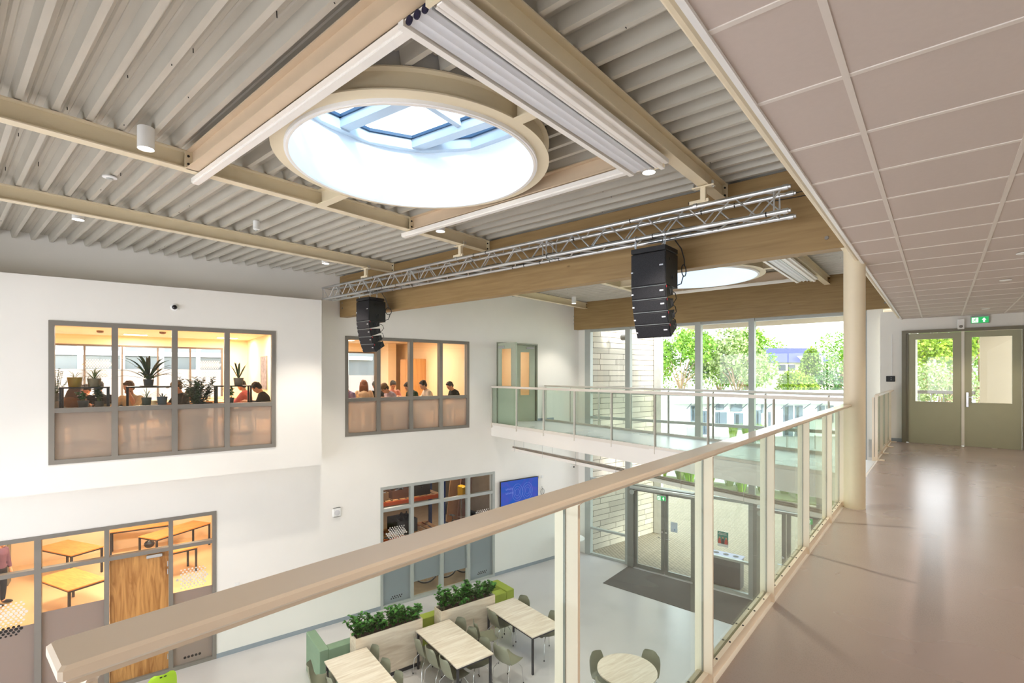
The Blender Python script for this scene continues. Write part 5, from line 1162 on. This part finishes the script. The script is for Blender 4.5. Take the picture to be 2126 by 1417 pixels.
MB().sph((0, 0, .11), 1, 16, 10, (.16, .13, .11)).build('bag_body', M_BLACK, t, smooth=True); MB().tube([(.10+.0*k, -.08+.04*k, .16+.10*math.sin(k*math.pi/4)) for k in range(5)], .012, 6).build('strap', M_BLACK, t, smooth=True)
t = thing('locker', 'olive grey locker door with a handle at the left edge of the ground floor classroom', 'locker', wpt(-7.9, -9.5, 0), WA)
MB().rbox(0, 0, 0, .45, .85, 2.0, .006).build('carcass', M_OFR, t); l = MB().box(.45, .02, .05, .47, .83, 1.97).build('door_panel', M_ODOOR, t); MB().rbox(.47, .70, 1.0, .49, .76, 1.22, .006).tube([(.49, .73, 1.15), (.53, .73, 1.15), (.53, .62, 1.15)], .009, 6).build('handle', M_CHROME, l)
# ================================================================ WORKSHOP
M_ORB = mat('rack_orange', (206, 84, 30), .45); M_BLU = mat('rack_blue', (30, 66, 140), .45); M_PAL = wood('pallet_wood', (150, 104, 62), (196, 148, 96), 1, 2, .8, stretch=6)
t = thing('pallet_rack', 'orange and blue pallet rack full of parts in the workshop', 'rack', wpt(-3.4, -1.9, 0), WA)
for x in (0, .92):
    for y in (0, 3.9): MB().box(x, y, 0, x+.08, y+.10, 3.2).build('upright', M_BLU, t)
for z in (.75, 1.85):
    for x in (.0, .94): MB().box(x, .1, z, x+.05, 3.9, z+.11).build('beam', M_ORB, t)
    b = MB()
    for k in range(16): b.box(.02, .12+k*.235, z+.11, .96, .29+k*.235, z+.13)
    b.build('deck_boards', M_PAL, t)
def crate(lab, s_, d, z, sx, sy, sz_, c, a=0):
    t = thing('crate', lab, 'crate', wpt(d, s_, z), WA+R(a)); m = mat('crate_%d_%d_%d' % c, c, .7, var=.12, scale=12)
    MB().box(0, 0, 0, sx, sy, .015).box(0, 0, .015, .015, sy, sz_).box(sx-.015, 0, .015, sx, sy, sz_).box(.015, 0, .015, sx-.015, .015, sz_).box(.015, sy-.015, .015, sx-.015, sy, sz_).build('crate_sides', m, t)
    b = MB(); random.seed(int(abs(s_*100)+z*10))
    for k in range(16): p = Vector((random.uniform(.1, sx-.1), random.uniform(.1, sy-.1), random.uniform(.1, sz_+.04))); b.tube([p, p+Vector((random.uniform(-.16, .16), random.uniform(-.16, .16), random.uniform(.0, .14)))], random.uniform(.02, .05), 7)
    b.build('contents', M_LEGM, t, kind='stuff')
for i, (s_, c, h, wd) in enumerate([(-1.75, (74, 60, 50), .22, 'brown'), (-1.05, (54, 46, 44), .36, 'charcoal'), (-.35, (120, 92, 66), .24, 'tan'), (.35, (104, 66, 50), .26, 'rust brown'), (1.05, (44, 38, 36), .42, 'black')]):
    crate('%s crate of parts on the top shelf of the pallet rack' % wd, s_, -3.3, 1.98, .75, .58, h, c)
for i, (s_, d_, c, h, lb) in enumerate([(-.9, -2.2, (70, 60, 54), .5, 'dark brown crate of scrap parts on the workshop floor, left'), (-1.6, -1.3, (120, 92, 64), .4, 'wooden crate of scrap parts in the left corner of the workshop'), (2.3, -2.3, (56, 52, 54), .55, 'dark crate of scrap parts on the workshop floor, right')]): crate(lb, s_, d_, 0, .7, .6, h, c, 8)
for i, (s_, c, h, wd) in enumerate([(-1.7, (56, 50, 50), .36, 'dark grey'), (-.9, (176, 132, 84), .30, 'pale wood'), (.5, (50, 46, 48), .40, 'coal black')]): crate('%s crate of parts on the lower shelf of the pallet rack' % wd, s_, -3.3, .88, .75, .68, h, c)
M_TYRE = mat('tyre', (28, 27, 30), .8); M_BIKE = [mat('bike_%d' % i, c, .35, metal=.2) for i, c in enumerate([(40, 44, 56), (150, 40, 44), (30, 30, 34), (70, 84, 70)])]
def bicycle(lab, s_, d, a, m):
    t = thing('bicycle', lab, 'bicycle', wpt(d, s_, 0), WA+R(a), 'bicycles stored in the workshop')
    for x in (-.52, .52):
        w = MB().tube([(x+.325*math.cos(k*math.pi/14), 0, .345+.325*math.sin(k*math.pi/14)) for k in range(28)], .019, 8, closed=True).build('wheel', M_TYRE, t, smooth=True)
        b = MB(); b.tube([(x+.30*math.cos(k*math.pi/14), 0, .345+.30*math.sin(k*math.pi/14)) for k in range(28)], .008, 6, closed=True)
        for k in range(14): b.tube([(x, .012*(-1)**k, .345), (x+.30*math.cos(k*math.pi/7), 0, .345+.30*math.sin(k*math.pi/7))], .0018, 3)
        b.build('rim_spokes', M_ALU, w)
        MB().lathe([(0, -.04), (.02, -.04), (.02, .04), (0, .04)], (x, 0, .345), 8, 'y').build('hub', M_ALU, w)
    b = MB(); bb = (-.06, 0, .30); st = (-.20, 0, .80); hd = (.34, 0, .86); h2 = (.38, 0, .70)
    for p, q in ((bb, st), (st, hd), (bb, h2), (bb, (-.52, 0, .345)), (st, (-.52, 0, .345)), (hd, h2), (h2, (.52, 0, .345))): b.tube([p, q], .015, 8)
    b.build('frame', m, t, smooth=True)
    b = MB(); b.tube([st, (-.225, 0, .93)], .013, 6).sph((-.24, 0, .95), 1, 12, 6, (.13, .07, .025)); b.build('saddle', M_BLACK, t, smooth=True)
    b = MB(); b.tube([hd, (.325, 0, .98), (.36, 0, 1.0)], .012, 6).tube([(.24, -.28, 1.03), (.34, -.2, 1.02), (.36, 0, 1.0), (.34, .2, 1.02), (.24, .28, 1.03)], .012, 6); b.build('handlebar', M_CHROME, t, smooth=True)
    b = MB(); b.lathe([(.085, -.004), (.095, 0), (.085, .004), (.085, -.004)], (-.06, -.05, .30), 18, 'y').tube([(-.06, -.06, .30), (.08, -.06, .22)], .008, 5).tube([(-.06, .06, .30), (-.2, .06, .38)], .008, 5).box(.04, -.14, .21, .12, -.06, .225).box(-.24, .06, .375, -.16, .14, .39); b.build('crank_and_pedals', M_ALU, t)
bicycle('dark blue bicycle parked behind the second workshop pane', .05, -.95, 66, M_BIKE[0])
bicycle('red bicycle parked behind the middle post of the workshop window', .68, -.95, 66, M_BIKE[1])
bicycle('black bicycle parked behind the third workshop pane', 1.30, -.95, 66, M_BIKE[2])
bicycle('green grey bicycle standing further back in the workshop', 2.9, -3.0, 20, M_BIKE[3])
bicycle('dark blue bicycle in the second row of the workshop', .30, -2.15, 66, M_BIKE[0])
bicycle('red bicycle in the second row of the workshop', .92, -2.15, 66, M_BIKE[1])
bicycle('black bicycle in the second row of the workshop', 1.54, -2.15, 66, M_BIKE[2])
bicycle('black bicycle leaning by the crates at the left of the workshop', -.62, -1.2, 72, M_BIKE[2])
for i, (s_, d, h, c, lb) in enumerate([(3.9, -4.9, 2.1, (210, 164, 122), 'tall pale wooden board leaning in the workshop'), (4.3, -4.8, 1.9, (150, 104, 88), 'reddish brown board leaning beside the pale board')]):
    MB().cb((0, 0, h/2), (.03, .7, h), (0, .12, 0)).build('board', mat('board_%d' % i, c, .6, var=.06), loc=wpt(d, s_, 0.045), rotz=WA+R(20), label=lb, category='board')
t = thing('workbench', 'wooden workbench frame in the right pane of the workshop window', 'workbench', wpt(-1.9, 1.9, 0), WA)
MB().rbox(0, 0, .84, .6, 1.2, .88, .005).build('worktop', M_PAL, t)
for x in (.03, .51):
    for y in (.03, 1.1): MB().box(x, y, 0, x+.06, y+.06, .84).build('leg', M_PAL, t)
MB().box(.05, .08, .2, .55, 1.12, .22).build('shelf', M_PAL, t)
t = thing('drill_press', 'yellow and black pillar drill in the right pane of the workshop window', 'drill', wpt(-3.9, 3.6, 0), WA)
MB().rbox(-.2, -.15, 0, .2, .15, .05, .01).build('base', M_LEGM, t); MB().tube([(0, 0, .05), (0, 0, 1.7)], .04, 12).build('pillar', M_CHROME, t, smooth=True); MB().rbox(-.12, -.11, 1.35, .28, .11, 1.75, .03).build('head', mat('drill_yellow', (216, 170, 30), .4), t); MB().tube([(.2, 0, 1.35), (.2, 0, 1.15)], .02, 8).build('chuck', M_CHROME, t)
t = thing('tool_cabinet', 'dark tool cabinet at the right end of the workshop', 'cabinet', wpt(-2.9, 4.4, 0), WA); MB().rbox(0, 0, 0, .5, 1.0, 1.9, .01).build('carcass', M_LEGM, t); MB().box(.5, .02, .05, .515, .49, 1.85).box(.5, .51, .05, .515, .98, 1.85).build('door_panel', M_LEGM, t)
# ================================================================ OUTSIDE
CF = Vector((-math.sin(R(40.524)), math.cos(R(40.524)), 0)); CR_ = Vector((math.cos(R(40.524)), math.sin(R(40.524)), 0))
def out(D, L_, z=0): return CF*D+CR_*L_+Vector((0, 0, z))       # distance straight out over the yard, and sideways
MB().prism([(-60, 14.0), (40, 14.0), (60, 120), (-120, 120), (-120, 30)], -.3, -.02).build('ground_lawn', mat('lawn', (176, 196, 110), .9, c2=(150, 172, 84), scale=.6, detail=8), **S)
MB().prism([(-16, 13.98), (12, 13.98), (12, 25.5), (-24, 25.5)], -.2, 0).build('ground_paving', tiles_mat('brick_paving', (158, 144, 124), (88, 80, 68), .21, .105, rot=R(40), msize=.008), **S)
MB().prism([(-40, 27.5), (14, 27.5), (20, 60), (-50, 48)], -.2, .005).build('ground_path', mat('pale_path', (160, 156, 150), .9, var=.04, scale=1), **S)
def wallstone():
    m, nt = new_mat('stone_cladding'); L = nt.links.new; o = N(nt, 'ShaderNodeOutputMaterial'); b = N(nt, 'ShaderNodeBsdfPrincipled', Roughness=.8)
    tc = N(nt, 'ShaderNodeTexCoord'); sp = N(nt, 'ShaderNodeSeparateXYZ'); cb = N(nt, 'ShaderNodeCombineXYZ'); L(tc.outputs['Object'], sp.inputs[0]); L(sp.outputs['Y'], cb.inputs[0]); L(sp.outputs['Z'], cb.inputs[1])
    br = N(nt, 'ShaderNodeTexBrick', Scale=1.0); br.offset = .37; br.offset_frequency = 2; br.squash = .7; br.squash_frequency = 3; L(cb.outputs[0], br.inputs['Vector'])
    br.inputs['Brick Width'].default_value = 1.15; br.inputs['Row Height'].default_value = .185; br.inputs['Mortar Size'].default_value = .009; br.inputs['Color1'].default_value = lin((194, 184, 170)); br.inputs['Color2'].default_value = lin((172, 163, 150)); br.inputs['Mortar'].default_value = lin((84, 78, 70))
    L(br.outputs[0], b.inputs['Base Color']); L(b.outputs[0], o.inputs[0]); return m
MB().box(-.3, 5.95, 0, .23, 9.3, 7.6).build('wall_stone', wallstone(), M=WM, **S)
MB().box(-.3, 9.3, 0, .55, 9.42, 7.6).build('wall_stone_end', mat('white_render', (232, 230, 226), .8), M=WM, **S)
b = MB(); b.box(-5.9, 14.1, 7.36, 3.5, 16.0, 7.52).box(-5.9, 15.94, 7.2, 3.5, 16.02, 7.52).box(-5.95, 14.1, 7.2, -5.87, 16.02, 7.52).box(-9.5, 14.1, 7.40, -5.95, 14.5, 7.52)
b.build('roof_overhang', mat('overhang_panel', (232, 222, 208), .7, var=.02), **S)
# balcony outside the corridor doors
MB().box(-1.2, 13.52, 3.95, 3.5, 15.4, ZU-.02).build('floor_balcony', mat('balcony_slab', (214, 212, 206), .8), **S)
MB().box(.66, 14.9, ZU-.02, 3.5, 15.1, 7.2).build('wall_balcony', mat('cream_render', (176, 164, 144), .8, var=.01), **S)
MB().box(-.50, 14.6, ZU-.02, -.40, 14.75, 7.2).build('trim_6', M_WHITE, **S)
t = thing('balcony_railing', 'grey railing outside the glass of the corridor doors', 'railing', (-1.1, 15.25, ZU-.02)); MB().box(0, 0, .98, 1.7, .06, 1.06).build('top_rail', M_GREY, t)
for k in range(8): MB().box(.05+k*.22, .02, 0, .07+k*.22, .04, .98).build('baluster', M_LGREY, t)
# low white building across the lawn
M_WB = mat('white_plaster', (240, 240, 238), .8, var=.01); M_WDK = mat('slate_shutter', (96, 110, 128), .5, var=.05); M_WGL = mat('dark_pane', (60, 68, 78), .1)
def OB(D, L_, z=0): return Matrix.Translation(out(D, L_, z)) @ Matrix.Rotation(R(40.524), 4, 'Z')     # local x sideways, y away
t = thing('low_building', 'long low white building with slate shutters across the lawn', 'building'); t.matrix_world = OB(47, 15.2)
MB().box(0, 0, 0, 20, 7, 3.25).build('wall', M_WB, t); MB().add([(-.6, -1.1, 3.15), (20.6, -1.1, 3.15), (20.6, 7.5, 3.9), (-.6, 7.5, 3.9), (-.6, -1.1, 3.32), (20.6, -1.1, 3.32), (20.6, 7.5, 4.1), (-.6, 7.5, 4.1)], [(3, 2, 1, 0), (4, 5, 6, 7), (0, 1, 5, 4), (1, 2, 6, 5), (2, 3, 7, 6), (3, 0, 4, 7)]).build('roof', mat('pale_roof', (206, 210, 214), .6), t)
def px(u): return (u-1063)/1040*47-15.2
for u0, u1, z0, z1 in [(1434, 1448, 1.4, 2.9), (1459, 1467, .2, 2.4), (1485, 1493, .9, 2.3), (1524, 1543, .6, 2.2), (1568, 1580, .3, 2.5), (1595, 1600, .3, 2.3), (1626, 1646, .0, 2.9), (1650, 1666, 0, 2.9), (1697, 1712, 1.6, 2.9), (1716, 1730, 1.3, 2.9)]:
    w = MB().box(px(u0), -.06, z0, px(u1), .0, z1).build('window', M_WDK, t); MB().box(px(u0)+.12, -.07, z0+.12, (px(u0)+px(u1))/2, -.06, z1-.12).build('pane', M_WGL, w)
for u0, u1, z0, z1 in [(1493, 1508, .9, 2.3), (1516, 1540, 2.35, 3.0), (1486, 1502, 2.5, 3.0), (1580, 1584, 2.2, 3.0)]: MB().box(px(u0), -.12, z0, px(u1), -.06, z1).build('shutter', M_WDK, t)
for u in (1426, 1440, 1466, 1480, 1500, 1516, 1540, 1560, 1590, 1622, 1668, 1692): MB().tube([(px(u), -.02, 2.6), (px(u)+.1, -1.0, 3.15)], .04, 5).build('bracket', M_WDK, t)
MB().box(1.2, -.1, 0, 2.0, -.02, .9).build('meter_box', M_LGREY, t)
# house with a dark solar roof
t = thing('house', 'distant house with a blue black solar panel roof above the trees', 'building'); t.matrix_world = OB(74, 38.6)
MB().box(0, 0, 0, 9, 7, 7.6).build('wall', mat('house_brick', (214, 200, 190), .8), t)
MB().add([(-.4, -.5, 7.6), (8.2, -.5, 7.6), (8.2, 3.6, 9.9), (-.4, 3.6, 9.9), (-.4, 7.6, 7.6), (8.2, 7.6, 7.6)], [(0, 1, 2, 3), (3, 2, 5, 4), (0, 3, 4), (1, 5, 2)]).build('roof', tiles_mat('solar_roof', (66, 72, 126), (30, 34, 70), 1.1, .5), t)
MB().box(4.2, -1.2, 6.6, 6.6, 1.5, 8.6).build('dormer', M_WB, t)
for x in (.8, 2.2): MB().box(x, -.06, 6.4, x+1.0, 0, 7.3).build('window', M_WGL, t)
# trees: lobed crowns of leaf clusters on branching trunks
def leafm(n, a, b_): 
    m = mat(n, a, .6, c2=b_, scale=.9, detail=6); return m
LM = [leafm('leaf_fresh', (146, 184, 70), (98, 144, 42)), leafm('leaf_yellow', (158, 180, 52), (116, 148, 38)), leafm('leaf_deep', (82, 126, 54), (46, 86, 34)), leafm('leaf_pale', (170, 184, 124), (120, 142, 84)), leafm('leaf_plum', (96, 78, 92), (66, 50, 66))]
M_BARK = mat('bark', (168, 140, 116), .9, var=.15, scale=8)
def tree(lab, D, L_, h, rx, lm, seed, base=.28, n=1500, leaf=.30, ry=None, grp=None, trunk=True, z0=0, cat='tree', nm='tree'):
    if D < 80 and D > 49: h = 5.76+(h-5.76)*1.16; D *= 1.16; L_ *= 1.16; rx *= 1.12
    random.seed(seed); t = thing(nm, lab, cat, out(D, L_, z0), R(random.uniform(0, 360)), grp); ry = ry or rx
    tips = []; b = MB()
    if trunk:
        b.tube([(0, 0, -.1), (.05, 0, h*.18), (.0, .1, h*.34)], [h*.022, h*.018, h*.014], 8)
        for k in range(9):
            a = k*2.4; r = rx*random.uniform(.35, .75); e = (r*math.cos(a), r*math.sin(a), h*random.uniform(.5, .9)); m_ = (e[0]*.35, e[1]*.35, h*.34+(e[2]-h*.34)*.5); b.tube([(0, .1, h*random.uniform(.22, .34)), m_, e], [h*.010, h*.007, h*.003], 6); tips.append(e)
        b.build('trunk', M_BARK, t, smooth=True)
    lobes = []
    for k in range(15):
        a = random.uniform(0, 6.28); e = random.uniform(-.5, 1.35); q = random.uniform(.45, .78)
        lobes.append((rx*q*math.cos(a)*math.cos(e), ry*q*math.sin(a)*math.cos(e), h*(base+(1-base)*.5)+h*(1-base)*.5*.72*math.sin(e), random.uniform(.28, .42)))
    lf = MB()
    for k in range(int(n*2.2)):
        l = lobes[k % len(lobes)]; v = rv().normalized(); s_ = random.uniform(.75, 1.08); p = Vector((l[0]+v.x*rx*l[3]*s_, l[1]+v.y*ry*l[3]*s_, l[2]+v.z*h*(1-base)*l[3]*.62*s_))
        d = (v+rv()*.5).normalized(); u = rv().normalized(); sd = d.cross(u).normalized(); w = leaf*1.25*random.uniform(.5, 1.1); uu = d.cross(sd)*.6+sd
        lf.add([p-sd*w*.5, p+d*w*.4-u*w*.2, p+sd*w*.5, p-d*w*.4+u*w*.25], [(0, 1, 2), (0, 2, 3)])
    lf.build('crown', lm, t); return t
G = 'trees beyond the low building'
tree('tall fresh green tree behind the stone wall, left of the first tall glass post', 55, 18.6, 10.8, 4.6, LM[0], 1, n=2600, grp=G)
tree('broad pale green tree with light branches in the middle of the glazed front', 54, 24.1, 10.5, 4.6, LM[3], 2, n=1900, grp=G, base=.2)
tree('wide fresh green tree right of the middle, its crown sloping down to the house', 56, 26.2, 10.4, 3.4, LM[0], 3, n=2600, grp=G)
tree('lower deep green tree behind the pale branches', 60, 25.0, 9.5, 4.8, LM[2], 4, n=1600, grp=G)
tree('small yellow green tree standing in front of the solar roofed house', 58, 34.6, 8.4, 1.6, LM[1], 5, n=1500, grp=G, leaf=.24)
tree('tall loose tree right of the solar roofed house', 56, 36.6, 10.2, 3.0, LM[0], 6, n=1500, grp=G, leaf=.24)
tree('far green tree peeping over the solar roof', 88, 45.5, 12.2, 4.0, LM[0], 7, n=1000, grp=G)
tree('round yellow green bush tree below the house', 54, 30.8, 6.2, 2.6, LM[1], 8, n=1700, grp=G, base=.1, leaf=.24)
tree('deep green bush tree below the house, nearer the column', 54, 34.0, 6.0, 3.2, LM[2], 9, n=1700, grp=G, base=.1, leaf=.22)
tree('pale flecked bush at the right end of the glazed front', 53, 36.6, 5.6, 2.4, LM[3], 10, n=1300, grp=G, base=.1, leaf=.2)
tree('fresh green tree at the left behind the low building', 62, 17.6, 8.5, 4.2, LM[1], 21, n=1300, grp=G, base=.15)
G2 = 'trees outside the corridor doors'
tree('yellow green tree in the left door glass', 40, 34.8, 10.4, 3.4, LM[1], 11, n=2200, grp=G2, leaf=.22)
tree('plum leaved tree at the left edge of the left door glass', 50, 41.4, 9.5, 2.2, LM[4], 12, n=1000, grp=G2, leaf=.22)
tree('tall green tree at the right side of the left door glass', 46, 43.0, 11.8, 3.6, LM[0], 13, n=2000, grp=G2, leaf=.24)
tree('low bushy pale tree in front, in the left door glass', 34, 29.0, 6.8, 2.6, LM[3], 14, n=1800, grp=G2, base=.1, leaf=.18)
tree('slim green tree in the narrow left strip of the right door glass', 40, 37.4, 10.8, 3.0, LM[0], 15, n=1500, grp=G2, leaf=.22)
# planting beds near the entrance
def tuft(lab, p, r, h, m, seed, n=160, cat='shrub', nm='ornamental_grass', grp=None):
    random.seed(seed); t = thing(nm, lab, cat, p, 0, grp); b = MB()
    for k in range(n):
        a = random.uniform(0, 6.28); q = r*.35*random.random(); c = Vector((q*math.cos(a), q*math.sin(a), 0)); e = Vector((r*random.uniform(.3, 1)*math.cos(a), r*random.uniform(.3, 1)*math.sin(a), h*random.uniform(.6, 1))); s_ = Vector((-math.sin(a), math.cos(a), 0))*.02
        m_ = c+Vector((e.x*.35, e.y*.35, e.z*.75)); b.add([c-s_, c+s_, m_+s_, m_-s_, c+e], [(0, 1, 2, 3), (3, 2, 4)])
    b.build('blades', m, t); return t
GB = 'grass clumps in the planting bed'
bed = MB().prism([(-14, 25.6), (-1, 25.6), (-1, 27.4), (-15, 27.4)], -.1, .04).build('ground_bed', mat('bed_soil', (104, 110, 70), .9, var=.2, scale=3), **S)
nm_ = ['first', 'second', 'third', 'fourth', 'fifth', 'sixth', 'seventh', 'eighth', 'ninth', 'tenth', 'eleventh', 'twelfth', 'thirteenth', 'fourteenth']
for k in range(14):
    tuft('%s bright grass clump from the left in the bed beyond the paving' % nm_[k], (-12.6+k*.86, 26.1+.45*(k % 3), .04), .55, .75+.2*(k % 2), [LM[0], LM[1], LM[3]][k % 3], 40+k, grp=GB)
for i, (D, L_, wd) in enumerate([(44, 19.4, 'left'), (44, 20.6, 'middle'), (44, 21.8, 'right')]): tuft('%s of the three feathery green bushes against the low white building' % wd, out(D, L_), .7, 1.6, LM[1], 60+i, n=260, grp='bushes by the low building')
for k, (D, L_) in enumerate([(36, 12.6), (37, 14.9), (38, 17.4), (38, 19.2), (39, 21.4), (39, 23.6), (39, 27.2)]):
    o = MB().lathe([(0, 0), (.05, 0), (.05, 1.0), (.03, 1.06), (0, 1.06)], n=10).build('bollard', M_GREY, loc=out(D, L_)); tag(o, 'slim grey bollard, the %s from the left in front of the low white building' % nm_[k], 'bollard', 'slim grey bollards')
